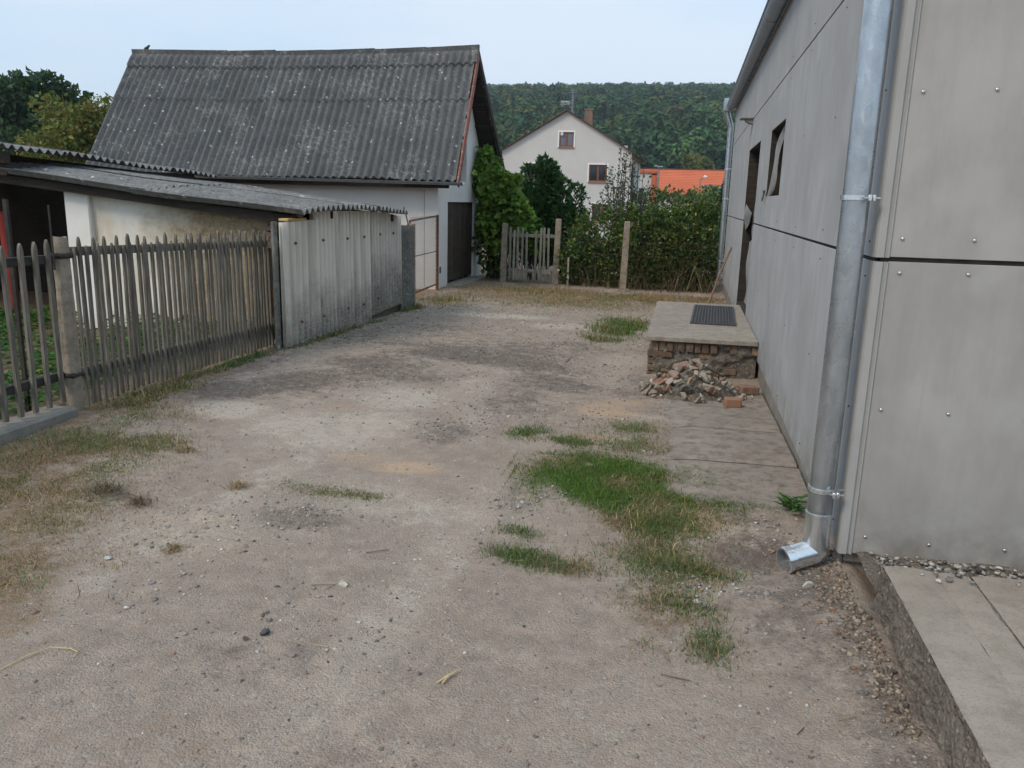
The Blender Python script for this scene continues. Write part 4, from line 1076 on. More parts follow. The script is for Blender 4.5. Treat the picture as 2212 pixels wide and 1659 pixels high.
# ------------------------------------------------------------------ wire mesh gate by the barn
def mk_meshgate():
    a = Vector((-4.18, 12.05, 0)); b = Vector((-4.37, 14.06, 0)); t = thing('wire_gate', ((a+b)/2), 'rusty framed wire mesh gate between corrugated fence and barn', 'gate')
    z0, z1 = .0, 1.14; P = lambda u, z: a.lerp(b, u)+Vector((0, 0, z))
    m = MB(); m.tube([P(0, z0), P(0, z1), P(1, z1+.04), P(1, z0-.03), P(0, z0)], .018, 8); build('frame', m, M['rust'], t, smooth='auto')
    m = MB(); m.tube([P(1.02, -.2), P(1.02, 1.20)], .028, 10); build('hinge_post', m, M['rust'], t, smooth='auto')
    m = MB(); m.tube([P(0, .58), P(1, .56)], .007, 6); build('brace', m, M['iron'], t)
    m = MB(); s = .062; L = (b-a).length; H = z1-z0+.05; k = -int(H/s)-1
    while k*s < L:
        for sg in (1, -1):
            x0 = k*s; p0, p1 = (x0, 0), (x0+H, H)
            lo = max(0, -x0); hi = min(H, L-x0)
            if hi > lo:
                q0 = (x0+lo, lo); q1 = (x0+hi, hi)
                if sg < 0: q0 = (L-q0[0], q0[1]); q1 = (L-q1[0], q1[1])
                m.tube([P(q0[0]/L, z0+q0[1]), P(q1[0]/L, z0+q1[1])], .0017, 3, False)
        k += 1
    build('wire_mesh', m, M['pipe_dark'], t)['kind'] = 'stuff'
    m = MB(); m.tube([(-3.80, 10.7, 1.36), (-3.9, 11.1, 1.22), (-3.97, 11.45, 1.0), (-3.985, 11.6, .75)], .008, 5); build('cable', m, M['cable'], label='black cable hanging over the end of the corrugated fence', cat='cable')
mk_meshgate()

# ------------------------------------------------------------------ garden fence: wooden gate, concrete posts, wires
def mk_garden():
    t = thing('garden_gate', (-3.05, 16.1, -.14), 'bleached wooden picket gate below the vine', 'gate')
    x = -3.46; k = 0
    while x < -2.58:
        h = 1.02+random.uniform(-.07, .06)+.06*(x+3.5); m = MB(); w = .042
        m.box(-w/2, w/2, -.011, .011, 0, h, .003)
        me = mesh_of('gate_picket_shape', m, M['gatewood'])
        if k != 5: place('picket', me, t, (x, 16.1, -.13+random.uniform(0, .05)), (0, random.uniform(-.02, .02), 0))
        x += .086+random.uniform(-.01, .01); k += 1
    for z in (.80, .10):
        m = MB(); m.box(-3.5, -2.56, 16.113, 16.145, z-.03, z+.035, .003); build('rail', m, M['gatewood'], t)
    m = MB(); m.box(-2.78, -2.60, 16.05, 16.085, .05, .14, .003); build('loose_board', m, M['gatewood'], t)
    for (x, y, h, lab) in ((-3.58, 16.12, 1.03, 'concrete post at the left of the wooden garden gate'), (-2.50, 16.12, 1.15, 'tall concrete post at the right of the wooden garden gate'), (-1.08, 15.15, 1.16, 'leaning concrete fence post in front of the garden hedge')):
        m = MB(); z0 = gz(x, y)-.1; w = .062
        m.add([(x-w-.012, y-w, z0), (x+w-.012, y-w, z0), (x+w-.012, y+w, z0), (x-w-.012, y+w, z0), (x-w*.85+.01, y-w*.85, h-.015), (x+w*.85+.01, y-w*.85, h-.015), (x+w*.85+.01, y+w*.85, h-.015), (x-w*.85+.01, y+w*.85, h-.015), (x-w*.6+.01, y-w*.6, h), (x+w*.6+.01, y-w*.6, h), (x+w*.6+.01, y+w*.6, h), (x-w*.6+.01, y+w*.6, h)],
              [(0,1,5,4), (1,2,6,5), (2,3,7,6), (3,0,4,7), (4,5,9,8), (5,6,10,9), (6,7,11,10), (7,4,8,11), (8,9,10,11), (3,2,1,0)])
        build('concrete_post', m, M['post'], label=lab, cat='post', group='concrete posts of the garden fence')
    m = MB(); m.box(-2.24, -2.205, 15.80, 15.835, -.16, .42, .003); build('wooden_stake', m, M['gatewood'], label='short bleached wooden stake standing before the hedge', cat='stake')
    t = thing('wire_fence', (-.9, 15.3, -.14), 'thin wire garden fence strung between the concrete posts', 'fence')
    for z in (.05, .3, .55, .8, 1.0):
        m = MB(); m.tube([(-2.5, 16.05, z), (-1.8, 15.6, z-.015), (-1.08, 15.08, z), (-.3, 15.1, z-.02), (.66, 15.5, z)], .0013, 4); build('wire', m, M['rust'], t)
mk_garden()

# ------------------------------------------------------------------ houses beyond the garden
def window_part(par, x0, x1, z0, z1, y, glassmat, blind=False):
    m = MB(); s = .09
    m.box(x0-s, x0, y-.03, y+.02, z0-.02, z1+s); m.box(x1, x1+s, y-.03, y+.02, z0-.02, z1+s); m.box(x0, x1, y-.03, y+.02, z1, z1+s)
    w = build('window', m, M['white'], par)
    m = MB(); f = .075; xm = (x0+x1)/2
    m.box(x0, x0+f, y+.03, y+.09, z0, z1); m.box(x1-f, x1, y+.03, y+.09, z0, z1); m.box(x0+f, x1-f, y+.03, y+.09, z0, z0+f*1.3); m.box(x0+f, x1-f, y+.03, y+.09, z1-f, z1); m.box(xm-.055, xm+.055, y+.025, y+.088, z0+f*1.3, z1-f)
    build('frame', m, M['brownframe'], w)
    for (a, b) in ((x0+f, xm-.055), (xm+.055, x1-f)):
        m = MB(); m.box(a, b, y+.055, y+.065, z0+f*1.3, z1-f); build('pane', m, glassmat, w)
    m = MB(); m.box(x0-.05, x1+.05, y-.08, y+.02, z0-.06, z0-.021); build('sill', m, M['brownframe'], w)
def mk_house():
    t = thing('gabled_house', (-7.43, 54, -1.1), 'grey rendered house with gable, brown windows and brick chimney', 'house')
    y = 50.0; xa, xb, xm = -11.38, -3.49, -7.45; ez, rz = 4.40, 6.70
    wins = [(-7.88, -7.00, 4.66, 5.52), (-6.0, -4.92, 2.66, 3.66), (-9.92, -8.84, 2.66, 3.66), (-5.72, -4.64, .32, 1.36)]
    # front wall built around its window openings
    xs = sorted({xa, xb}|{w[0] for w in wins}|{w[1] for w in wins}); zs = sorted({-1.6, ez}|{w[2] for w in wins if w[3] < ez}|{w[3] for w in wins if w[3] < ez})
    m = MB()
    for i in range(len(xs)-1):
        for j in range(len(zs)-1):
            cx, cz = (xs[i]+xs[i+1])/2, (zs[j]+zs[j+1])/2
            if any(w[0] < cx < w[1] and w[2] < cz < w[3] for w in wins): continue
            m.add([(xs[i], y, zs[j]), (xs[i+1], y, zs[j]), (xs[i+1], y, zs[j+1]), (xs[i], y, zs[j+1])], [(0, 1, 2, 3)])
    w = wins[0]; zl = lambda x: ez+(rz-ez)*(1-abs(x-xm)/((xb-xa)/2))
    m.add([(xa, y, ez), (w[0], y, ez), (w[0], y, zl(w[0]))], [(0, 1, 2)]); m.add([(w[1], y, ez), (xb, y, ez), (w[1], y, zl(w[1]))], [(0, 1, 2)])
    m.add([(w[0], y, ez), (w[1], y, ez), (w[1], y, w[2]), (w[0], y, w[2])], [(0, 1, 2, 3)])
    m.add([(w[0], y, w[3]), (w[1], y, w[3]), (w[1], y, zl(w[1])), (xm, y, rz), (w[0], y, zl(w[0]))], [(0, 1, 2, 3, 4)])
    m.box(xa, xa+.3, y+.001, y+9, -1.6, ez); m.box(xb-.3, xb, y+.001, y+9, -1.6, ez); m.box(xa+.3, xb-.3, y+8.7, y+8.99, -1.6, ez); m.box(xa+.31, xb-.31, y+.35, y+.5, -1.6, ez+.4)
    build('wall', m, M['house'], t)
    for k, q in enumerate(wins): window_part(t, *q, y, M['curtain'] if k == 0 else M['glass'])
    m = MB(); m.tube([(-7.72, y-.03, 5.42), (-7.72, y-.10, 5.40)], .10, 12); build('floodlight', m, M['white'], t)
    for s in (-1, 1):
        m = MB(); ex = xm+s*(4.0+.30); ze_ = ez-(rz-ez)/3.94*.36+.07; tk = .07
        m.add([(xm, y-.22, rz+.09), (ex, y-.22, ze_), (ex, y-.22, ze_-tk), (xm, y-.22, rz+.09-tk), (xm, y+9.3, rz+.09), (ex, y+9.3, ze_), (ex, y+9.3, ze_-tk), (xm, y+9.3, rz+.09-tk)],
              [(0,1,2,3), (7,6,5,4), (0,4,5,1), (1,5,6,2), (2,6,7,3), (3,7,4,0)]); rf = build('roof', m, M['eaves'], t)
        m = MB(); pr = [(ex+s*.06-.06*math.cos(a), ze_-.04-.06*math.sin(a)) for a in np.linspace(0, math.pi, 9)]
        m.prism(pr, 'y', y-.25, y+9.3); build('gutter', m, M['eaves'], t)
    m = MB(); m.tube([(xb+.07, y+.15, -1.4), (xb+.07, y+.15, 3.7), (xb+.3, y+.1, 4.0)], .05, 8); build('downpipe', m, M['eaves'], t)
    m = MB(); m.box(-6.66, -6.20, y+1.9, y+2.4, 5.9, 6.98); m.box(-6.70, -6.16, y+1.86, y+2.44, 6.98, 7.05, .01); c = build('chimney', m, M['brick'], t)
    m = MB(); m.box(-8.4, -8.15, y+4.6, y+4.9, 6.0, 6.75); build('chimney', m, M['brick'], t)
    a = thing('roof_antenna', (-7.30, y+1.0, 6.7), 'metal television antenna mast on the gabled house roof', 'antenna')
    m = MB(); m.tube([(-7.30, y+1.0, 6.6), (-7.30, y+1.0, 8.05)], .055, 6); m.tube([(-7.30, y+1, 6.7), (-7.15, y+1, 6.75)], .02, 5); build('mast', m, M['pipe_dark'], a)
    m = MB(); m.tube([(-7.95, y+.9, 7.28), (-7.2, y+.9, 7.28)], .018, 5)
    for k in range(3): m.tube([(-8.02, y+.9, 7.18+.10*k), (-7.45, y+.9, 7.21+.07*k)], .024, 4)
    build('yagi', m, M['zinc_new'], a)
    m = MB(); m.tube([(-7.6, y+1.0, 7.85), (-7.05, y+1.0, 7.88)], .03, 4)
    for k in range(7): m.tube([(-7.58+.085*k, y+.7, 7.86), (-7.58+.085*k, y+1.3, 7.86)], .012, 4); m.tube([(-7.55+.08*k, y+1.0, 7.72), (-7.55+.08*k, y+1.0, 8.0)], .010, 4)
    for k in range(4): m.tube([(-7.42, y+1, 7.0+.2*k), (-7.18, y+1, 7.03+.2*k)], .03, 4)
    build('element_array', m, M['pipe_dark'], a)
mk_house()
def mk_far():
    # long orange roofed building
    t = thing('orange_roofed_building', (-1.3, 94, -1.2), 'low building with long bright orange tiled roof', 'building')
    m = MB(); rows = 15
    for k in range(rows):
        f0, f1 = k/rows, (k+1)/rows; P = lambda f, o: (89+6*f, 2.45+2.75*f+o)
        (y0, z0), (y1, z1) = P(f0, .07), P(f1, .0)
        x0, x1 = -9, 12.5
        m.add([(x0, y0, z0), (x1, y0, z0), (x1, y1, z1+.01), (x0, y1, z1+.01), (x0, y0, z0-.09), (x1, y0, z0-.09)], [(0, 1, 2, 3), (4, 5, 1, 0)])
    m.add([(-9, 95, 5.2), (12.5, 95, 5.2), (12.5, 101, 2.45), (-9, 101, 2.45)], [(0, 1, 2, 3)])
    build('roof', m, M['tiles'], t); m = MB(); m.tube([(-9, 95, 5.22), (12.5, 95, 5.22)], .10, 8); build('ridge', m, M['eaves'], t)
    m = MB(); m.box(-8.7, 12.2, 89.6, 100.4, -1.4, 2.5); m.prism([(89.6, 2.5), (100.4, 2.5), (95, 5.0)], 'x', -8.7, -8.5); m.prism([(89.6, 2.5), (100.4, 2.5), (95, 5.0)], 'x', 12.0, 12.2); build('wall', m, M['house'], t)
    # pale flat block in front of it
    t = thing('pale_outbuilding', (-4.3, 68, -1.1), 'pale flat sided outbuilding with orange edge beside grey house', 'building')
    m = MB(); m.box(-6.0, -2.95, 65, 70, -1.4, 3.74); build('wall', m, M['house'], t)
    m = MB(); m.box(-2.949, -2.62, 64.96, 70, -1.4, 3.60); m.box(-6.05, -2.62, 64.9, 70.05, 3.741, 3.95); build('orange_edge', m, M['tiles'], t)
    m = MB(); m.box(-4.2, -3.5, 64.95, 65.02, 1.9, 2.6); build('window', m, M['glass'], t)
    # small shingled roof at the right
    t = thing('small_shingled_shed', (2.2, 66, -1.1), 'small dark shingled roof beside the far street lamp', 'shed')
    m = MB()
    for k in range(7):
        f0, f1 = k/7, (k+1)/7; m.add([(1.05, 65+2*f0, 1.5+1.5*f0+.05), (3.4, 65+2*f0, 1.5+1.5*f0+.05), (3.4, 65+2*f1, 1.5+1.5*f1), (1.05, 65+2*f1, 1.5+1.5*f1), (1.05, 65+2*f0, 1.5+1.5*f0-.03), (3.4, 65+2*f0, 1.5+1.5*f0-.03)], [(0, 1, 2, 3), (4, 5, 1, 0)])
    m.add([(1.05, 67, 3), (3.4, 67, 3), (3.4, 69, 1.5), (1.05, 69, 1.5)], [(0, 1, 2, 3)]); build('roof', m, M['greyroof'], t)
    m = MB(); m.box(1.2, 3.25, 65.2, 68.8, -1.4, 1.5); m.prism([(65.2, 1.5), (68.8, 1.5), (67, 2.85)], 'x', 1.2, 1.3); build('wall', m, M['conc'], t)
    m = MB(); m.add([(1.0, 64.95, 1.45), (1.08, 64.95, 1.45), (1.08, 67, 3.05), (1.0, 67, 3.05), (1.0, 64.95, 1.3), (1.08, 64.95, 1.3), (1.08, 67, 2.9), (1.0, 67, 2.9)], [(0,1,2,3), (4,7,6,5), (0,4,5,1), (1,5,6,2), (2,6,7,3), (3,7,4,0)]); build('barge_board', m, M['conc'], t)
    # street lamps
    t = thing('street_lamp', (-2.36, 65, -1.1), 'tall grey street lamp in front of the orange roof', 'street lamp', 'street lamps before the orange roof')
    m = MB(); m.tube([(-2.30, 63.5, -1.4), (-2.36, 63.5, 4.15)], [.09, .055], 8); build('pole', m, M['conc'], t)
    m = MB(); m.tube([(-2.36, 63.5, 4.12), (-2.5, 63.3, 4.18), (-2.65, 63, 4.2)], [.05, .07, .05], 8); m.box(-2.45, -2.1, 63.4, 63.6, 4.13, 4.22, .02); build('lamp_head', m, M['zinc'], t)
    t = thing('street_lamp', (.72, 65, -1.1), 'shorter street lamp with white head near the shingled shed', 'street lamp', 'street lamps before the orange roof')
    m = MB(); m.tube([(.76, 64, -1.4), (.72, 64, 3.3)], [.085, .05], 8); m.tube([(.72, 64, 3.25), (.85, 63.8, 3.4), (1.05, 63.6, 3.46)], .035, 6); build('pole', m, M['conc'], t)
    m = MB(); m.tube([(.95, 63.6, 3.46), (1.06, 63.5, 3.50), (1.22, 63.4, 3.5)], [.04, .12, .03], 10); build('lamp_head', m, M['white'], t)
    m = MB(); p = [Vector((-2.36, 63.5, 2.25)).lerp(Vector((5, 64, 2.25)), k/14)+Vector((0, 0, -.25*math.sin(math.pi*k/14))) for k in range(15)]
    m.tube([(-6, 62, 2.4), (-2.36, 63.5, 2.25)]+p[1:], .02, 4); build('overhead_cable', m, M['cable'], label='thin overhead cable strung between the far street lamps', cat='cable')
mk_far()

# ------------------------------------------------------------------ foliage
def leaf_arrays(P, D, Nn, L, Wd, col, fold=.25, rs=RS):
    n = len(P); D = D/np.linalg.norm(D, axis=1, keepdims=True); S = np.cross(D, Nn); S /= np.maximum(1e-6, np.linalg.norm(S, axis=1, keepdims=True)); U = np.cross(S, D)
    L = (np.ones(n)*L)[:, None]; Wd = (np.ones(n)*Wd)[:, None]
    v0 = P; v1 = P+D*L*.45+S*Wd*.5+U*Wd*fold; v2 = P+D*L-U*L*.1; v3 = P+D*L*.45-S*Wd*.5+U*Wd*fold
    V = np.stack([v0, v1, v2, v3], 1).reshape(-1, 3); b = np.arange(n)[:, None]*4
    F = np.concatenate([b+np.array([[0, 1, 2]]), b+np.array([[0, 2, 3]])], 0)
    return V, F, np.repeat(col, 4, 0)
def pick(n, cols, wts, var=.25, rs=RS):
    c = np.array(cols)[rs.choice(len(cols), n, p=np.array(wts)/sum(wts))]; return c*(1-var+2*var*rs.rand(n, 1))
def join(parts):
    V = []; F = []; C = []; o = 0
    for (v, f, c) in parts: V.append(v); F.append(f+o); C.append(c); o += len(v)
    return np.concatenate(V), np.concatenate(F), np.concatenate(C)
GREENS = dict(hedge=([(.07, .135, .032), (.042, .09, .026), (.14, .20, .045), (.32, .30, .06), (.20, .12, .045), (.40, .42, .28)], [5, 4, 3.2, .9, .4, .45]),
              laurel=([(.030, .085, .027), (.045, .115, .036), (.07, .15, .05)], [5, 4, 2]),
              vine=([(.15, .28, .045), (.22, .35, .06), (.085, .18, .036), (.31, .40, .085)], [4, 4, 3, 1.5]),
              oak=([(.028, .066, .028), (.04, .086, .032), (.055, .105, .036)], [5, 4, 2]),
              plum=([(.14, .18, .04), (.20, .20, .045), (.28, .21, .05), (.095, .135, .036), (.28, .14, .05)], [5, 3, 1.5, 3, .5]),
              pear=([(.09, .13, .075), (.13, .17, .105), (.06, .095, .05)], [4, 3, 3]))
def shell(n, C, Rr, rs, inner=.55, up=.0):
    d = unit(n, rs); r = inner+(1-inner)*rs.rand(n)**.6; d[:, 2] += up; return np.array(C)+d*np.array(Rr)*r[:, None], d
def bush(name, blobs, n, L, Wd, kind, label, cat, group=None, stems=True, seed=1, droop=.0, stemmat='bark', base=None, sprig=0):
    rs = np.random.RandomState(seed); parts = []; vol = np.array([b[1][0]*b[1][1]*b[1][2] for b in blobs])**.67; cnt = (n*vol/vol.sum()).astype(int)
    for (C, Rr), k in zip(blobs, cnt):
        P, d = shell(k, C, Rr, rs, .35); P = np.array(C)+(P-np.array(C))*(.72+.56*fbm(d[:, 0]*2.6+seed, d[:, 2]*2.6+d[:, 1]*2, seed+300, 2))[:, None]; D = d*.8+unit(k, rs)*.8+np.array([0, 0, .25-droop]); Nn = d+unit(k, rs)*.8+np.array([0, 0, .6])
        s = .5+1.0*rs.rand(k)**1.5; cl = pick(k, *GREENS[kind], rs=rs)
        keep = fbm(P[:, 0]*4.2+P[:, 1]*2, P[:, 2]*4.2, seed+210, 2) > (.36 if sprig else 0); lump = fbm(P[:, 0]*3.1+P[:, 1], P[:, 2]*3.1, seed+200, 2)[:, None]; cl = cl*(.6+.8*lump); P, D, Nn, s, cl = P[keep], D[keep], Nn[keep], s[keep], cl[keep]
        parts.append(leaf_arrays(P, D, Nn, L*s, Wd*s, cl))
    if sprig:
        for k in range(sprig):
            C, Rr = blobs[rs.randint(len(blobs))]; a = rs.rand()*6.283; q = rs.rand()*.85
            e0 = np.array(C)+np.array([Rr[0]*q*math.cos(a), Rr[1]*q*math.sin(a), Rr[2]*math.sqrt(1-q*q)*.9]); ln = (.10+.30*rs.rand())*(Rr[2]/.5); dr = np.array([.35*rs.normal(), .35*rs.normal(), 1.0]); dr /= np.linalg.norm(dr)
            n_ = 16; f = rs.rand(n_); P = e0+dr*(f*ln)[:, None]; D = unit(n_, rs)+dr*.6; s = (.6+.6*rs.rand(n_))*(1.1-.5*f); parts.append(leaf_arrays(P, D, unit(n_, rs)+np.array([0, 0, .7]), L*s, Wd*s, pick(n_, *GREENS[kind], rs=rs)*1.15))
    V, F, Cc = join(parts); c = np.array([b[0] for b in blobs]).mean(0); b0 = base or (c[0], c[1], gz(c[0], c[1]))
    t = thing(name, b0, label, cat, group); np_obj('foliage', V, F, M['leaf'], Cc, t)
    if stems:
        m = MB(); bb = Vector(b0)
        for (C, Rr) in blobs:
            C = Vector(C)
            for k in range(3):
                e = C+Vector((rs.normal()*Rr[0]*.45, rs.normal()*Rr[1]*.45, rs.rand()*Rr[2]*.7)); s = bb+Vector((rs.normal()*.12, rs.normal()*.1, -.03))
                if C.x-bb.x > .5 or bb.x-C.x > .5: s.x = C.x+rs.normal()*.15
                m.tube([s, s.lerp(e, .5)+Vector((rs.normal()*.05, rs.normal()*.05, .05)), e], [.018, .012, .005], 5)
        build('stems', m, M[stemmat], t)
    return t
# climbing vine on the barn corner and gate
bush('vine', [((-4.15, 16.75, 1.95), (.34, .30, .42)), ((-3.88, 16.65, 1.6), (.36, .32, .38)), ((-3.55, 16.55, 1.25), (.36, .32, .36)), ((-3.98, 16.7, 1.1), (.36, .28, .5)), ((-3.25, 16.5, .85), (.32, .3, .32)), ((-3.55, 16.5, .75), (.42, .3, .35)), ((-3.05, 16.4, .62), (.22, .2, .18)), ((-3.55, 16.6, 1.83), (.20, .15, .10))],
     4300, .13, .12, 'vine', 'bright green grapevine climbing over the barn corner and gate', 'vine', seed=3, droop=.5, sprig=130, base=(-3.95, 16.9, -.14))
bush('vine', [((-4.05, 16.75, .55), (.28, .22, .55)), ((-3.7, 16.8, .35), (.30, .22, .42)), ((-4.2, 17.0, 1.0), (.2, .2, .5))], 1100, .10, .085, 'hedge', 'darker ragged creeper hanging beside the barn door', 'vine', seed=4, droop=.6, base=(-3.95, 16.95, -.14))
def column_shrub(x, y, blobs, n, label, seed):
    rs = np.random.RandomState(seed); parts = []
    for (dx, h, r, z0) in blobs:
        k = int(n*h*r/sum(b[1]*b[2] for b in blobs)); u = rs.rand(k)**.85; a = rs.rand(k)*6.283
        prof = r*np.where(u < .86, .80+.20*np.sin(u*5), np.sqrt(np.maximum(0, 1-((u-.86)/.14)**2))*.82+.03)*(1+.25*(fbm(a*1.2+seed, u*9, seed, 2)-.5)*2)
        rr = prof*(.55+.45*rs.rand(k)**.5)
        P = np.stack([x+dx+rr*np.cos(a), y+rr*np.sin(a)*.9, z0+u*h], 1)
        D = np.stack([np.cos(a), np.sin(a), .9+0*a], 1)+unit(k, rs)*.7; Nn = np.stack([np.cos(a), np.sin(a), .8+0*a], 1)+unit(k, rs)*.6
        s = .7+.6*rs.rand(k); parts.append(leaf_arrays(P, D, Nn, .13*s, .052*s, pick(k, *GREENS['laurel'], rs=rs)))
    V, F, C = join(parts); t = thing('columnar_shrub', (x, y, gz(x, y)), label, 'shrub', 'dark columnar evergreens behind the garden gate'); np_obj('foliage', V, F, M['leaf'], C, t)
    m = MB()
    for (dx, h, r, z0) in blobs: m.tube([(x+dx*.6, y, gz(x, y)-.05), (x+dx, y, z0+h*.8)], [.03, .008], 6)
    build('stem', m, M['bark'], t)
column_shrub(-3.36, 19, [(-.36, 2.28, .13, 0), (.04, 2.50, .22, -.05), (.28, 2.15, .20, 0), (.0, 1.7, .42, -.05), (.16, 2.35, .24, 0), (-.2, 1.85, .25, 0)], 7000, 'broad dark evergreen shrub with two tops before the grey house', 6)
column_shrub(-2.86, 18.9, [(0, 1.98, .21, 0), (.05, 1.4, .28, 0)], 1800, 'slim dark evergreen shrub, middle one of the group', 7)
column_shrub(-2.52, 18.8, [(0, 1.85, .20, 0), (.06, 1.3, .28, 0), (.15, 1.0, .24, 0)], 1800, 'shorter dark evergreen shrub at the right of the group', 8)
bush('shrub', [((-4.0, 19.6, 1.65), (.25, .25, .38)), ((-3.95, 19.6, .9), (.3, .3, .7))], 900, .10, .05, 'laurel', 'small dark shrub peeping between vine and evergreens', 'shrub', seed=9)
def shoots_tree():
    rs = np.random.RandomState(12); parts = []; x, y = -1.35, 17.9; t = thing('pear_tree', (x, y, gz(x, y)), 'sparse young tree with upright leafy shoots before the grey house', 'tree'); m = MB()
    m.tube([(x, y, -.15), (x+.02, y, .5), (x, y, 1.05)], [.045, .038, .03], 7); tr = build('trunk', m, M['bark'], t)
    m = MB()
    for k in range(46):
        a = rs.rand()*6.283; r0 = .06+.10*rs.rand(); r1 = .10+.80*rs.rand(); h = .92+1.25*(1-(r1/1.0)**1.5)+rs.normal()*.22
        if k < 4: h = 2.25+.1*rs.rand()-.02*k; r1 = .12*rs.rand()
        s = Vector((x+r0*math.cos(a), y+r0*math.sin(a), .7+.35*rs.rand())); e = Vector((x+r1*math.cos(a), y+r1*math.sin(a)*.8, max(1.2, h)+.25)); mid = s.lerp(e, .4)+Vector((.1*math.cos(a), .1*math.sin(a), -.04))
        pts = [s, mid, e]; m.tube(pts, [.012, .008, .003], 5)
        n = 40; f = rs.rand(n)**.8; q = np.array([list((s.lerp(mid, 2*ff) if ff < .5 else mid.lerp(e, 2*ff-1))) for ff in f])+rs.normal(size=(n, 3))*.028
        a2 = rs.rand(n)*6.283; D = np.stack([np.cos(a2), np.sin(a2), .75+0*a2], 1)+unit(n, rs)*.3; Nn = unit(n, rs)+np.array([0, 0, .8]); sc = .7+.6*rs.rand(n)
        parts.append(leaf_arrays(q, D, Nn, .075*sc, .038*sc, pick(n, *GREENS['pear'], rs=rs)))
    build('branches', m, M['bark'], t); V, F, C = join(parts); np_obj('crown', V, F, M['leaf'], C, t)
shoots_tree()
GH = 'hedge bushes along the garden fence'
bush('hedge_bush', [((-2.0, 16.25, .55), (.42, .35, .5)), ((-1.55, 16.3, .75), (.42, .35, .5)), ((-2.2, 16.1, .2), (.3, .3, .35)), ((-1.3, 16.2, .22), (.5, .35, .45)), ((-1.8, 16.2, .1), (.5, .3, .3))], 4400, .068, .044, 'hedge', 'dark low hedge bush right of the wooden gate post', 'bush', GH, seed=21, sprig=170)
bush('hedge_bush', [((-1.05, 16.35, .86), (.42, .4, .45)), ((-.55, 16.3, .82), (.45, .4, .46)), ((-.8, 16.2, .5), (.6, .4, .5)), ((-.8, 16.1, .12), (.6, .3, .32))], 4600, .068, .046, 'hedge', 'hedge bush with yellowing leaves behind the leaning concrete post', 'bush', GH, seed=22, sprig=170)
bush('hedge_bush', [((-.15, 16.35, .86), (.42, .4, .46)), ((.25, 16.4, .96), (.40, .4, .46)), ((.42, 16.5, .95), (.2, .35, .45)), ((.05, 16.2, .5), (.55, .4, .5)), ((.1, 16.1, .12), (.55, .3, .32))], 4900, .068, .047, 'hedge', 'tallest hedge bush with pale tips beside the far downpipe', 'bush', GH, seed=23, sprig=170)
bush('hedge_bush', [((-2.0, 17.4, .2), (.6, .4, .6)), ((-1.2, 17.3, .35), (.6, .4, .65)), ((-.4, 17.4, .5), (.6, .4, .75)), ((.4, 17.5, .6), (.6, .4, .8))], 5200, .10, .075, 'laurel', 'dark inner row of shrubs glimpsed through the garden hedge', 'bush', GH, seed=26)
bush('far_shrub', [((-1.2, 52, 1.2), (2.6, 1.2, 1.2)), ((1.5, 54, 1.4), (2.0, 1.2, 1.2)), ((3.5, 55, 1.8), (1.4, 1, 1.6))], 5200, .22, .16, 'hedge', 'clipped green hedge below the orange roof', 'hedge', seed=24)
bush('far_shrub', [((2.6, 50, 2.2), (.75, .8, 1.9)), ((2.3, 50, 1.3), (.8, .8, 1.6))], 3000, .2, .13, 'oak', 'dark tree beside the orange roof against the far downpipe', 'tree', seed=25)
def tree(name, x, y, z0, zt, rad, n, L, kind, label, seed, zc=None, limbs=9, sub=6):
    rs = np.random.RandomState(seed); t = thing(name, (x, y, z0), label, 'tree'); H = zt-z0; zc = zc or z0+H*.35
    m = MB(); m.tube([(x, y, z0-.2), (x+.05*rad, y, z0+H*.25), (x-.03*rad, y, zc+H*.15), (x, y, z0+H*.8)], [H*.035, H*.028, H*.02, H*.006], 9); build('trunk', m, M['bark'], t)
    tips = []; m = MB()
    for k in range(limbs):
        a = 6.283*k/limbs+rs.normal()*.3; s = Vector((x, y, zc-H*.08+rs.rand()*H*.35)); up = rs.rand(); out = rad*(.45+.5*rs.rand())*(1-.45*up)
        e = Vector((x+out*math.cos(a), y+out*math.sin(a), zc+(zt-zc)*(.05+.80*up))); m.tube([s, s.lerp(e, .5)+Vector((0, 0, H*.05)), e], [H*.012, H*.008, H*.003], 6); tips.append(e)
        for j in range(sub):
            q = s.lerp(e, .45+.5*rs.rand()); d = Vector(tuple(unit(1, rs)[0]))*rad*.38; d.z = abs(d.z)*.8-.05*rad; e2 = q+d; m.tube([q, e2], [H*.005, H*.002], 4); tips.append(e2)
    build('limbs', m, M['bark'], t); parts = []; per = int(n/len(tips))
    for e in tips:
        P, d = shell(per, e, (rad*.24, rad*.24, rad*.19), rs, .3); D = d+unit(per, rs); Nn = d*.5+unit(per, rs)+np.array([0, 0, .5]); s = .6+.8*rs.rand(per); parts.append(leaf_arrays(P, D, Nn, L*s, L*.62*s, pick(per, *GREENS[kind], rs=rs)*(.75+.5*rs.rand())))
    V, F, C = join(parts); np_obj('crown', V, F, M['leaf'], C, t)
tree('oak_tree', -40.2, 45, -1, 8.3, 4.4, 17000, .36, 'oak', 'large dark oak at the far left behind the low shed', 31, zc=3.6, limbs=13)
tree('plum_tree', -22.6, 28, -.6, 4.85, 2.5, 11000, .17, 'plum', 'yellowing fruit tree beside the barn roof at the left', 32, zc=2.0, limbs=12, sub=7)
tree('round_tree', 1.1, 196, 5, 13.4, 3.4, 2600, .9, 'plum', 'round yellow green tree at the foot of the wooded hill', 33, zc=8.5)
bush('far_shrub', [((-58, 62, 4.0), (5, 3, 2.6)), ((-66, 62, 3.0), (6, 3, 3))], 3000, .5, .35, 'hedge', 'distant green bushes low on the left beneath the oak', 'bush', seed=34, stems=False)
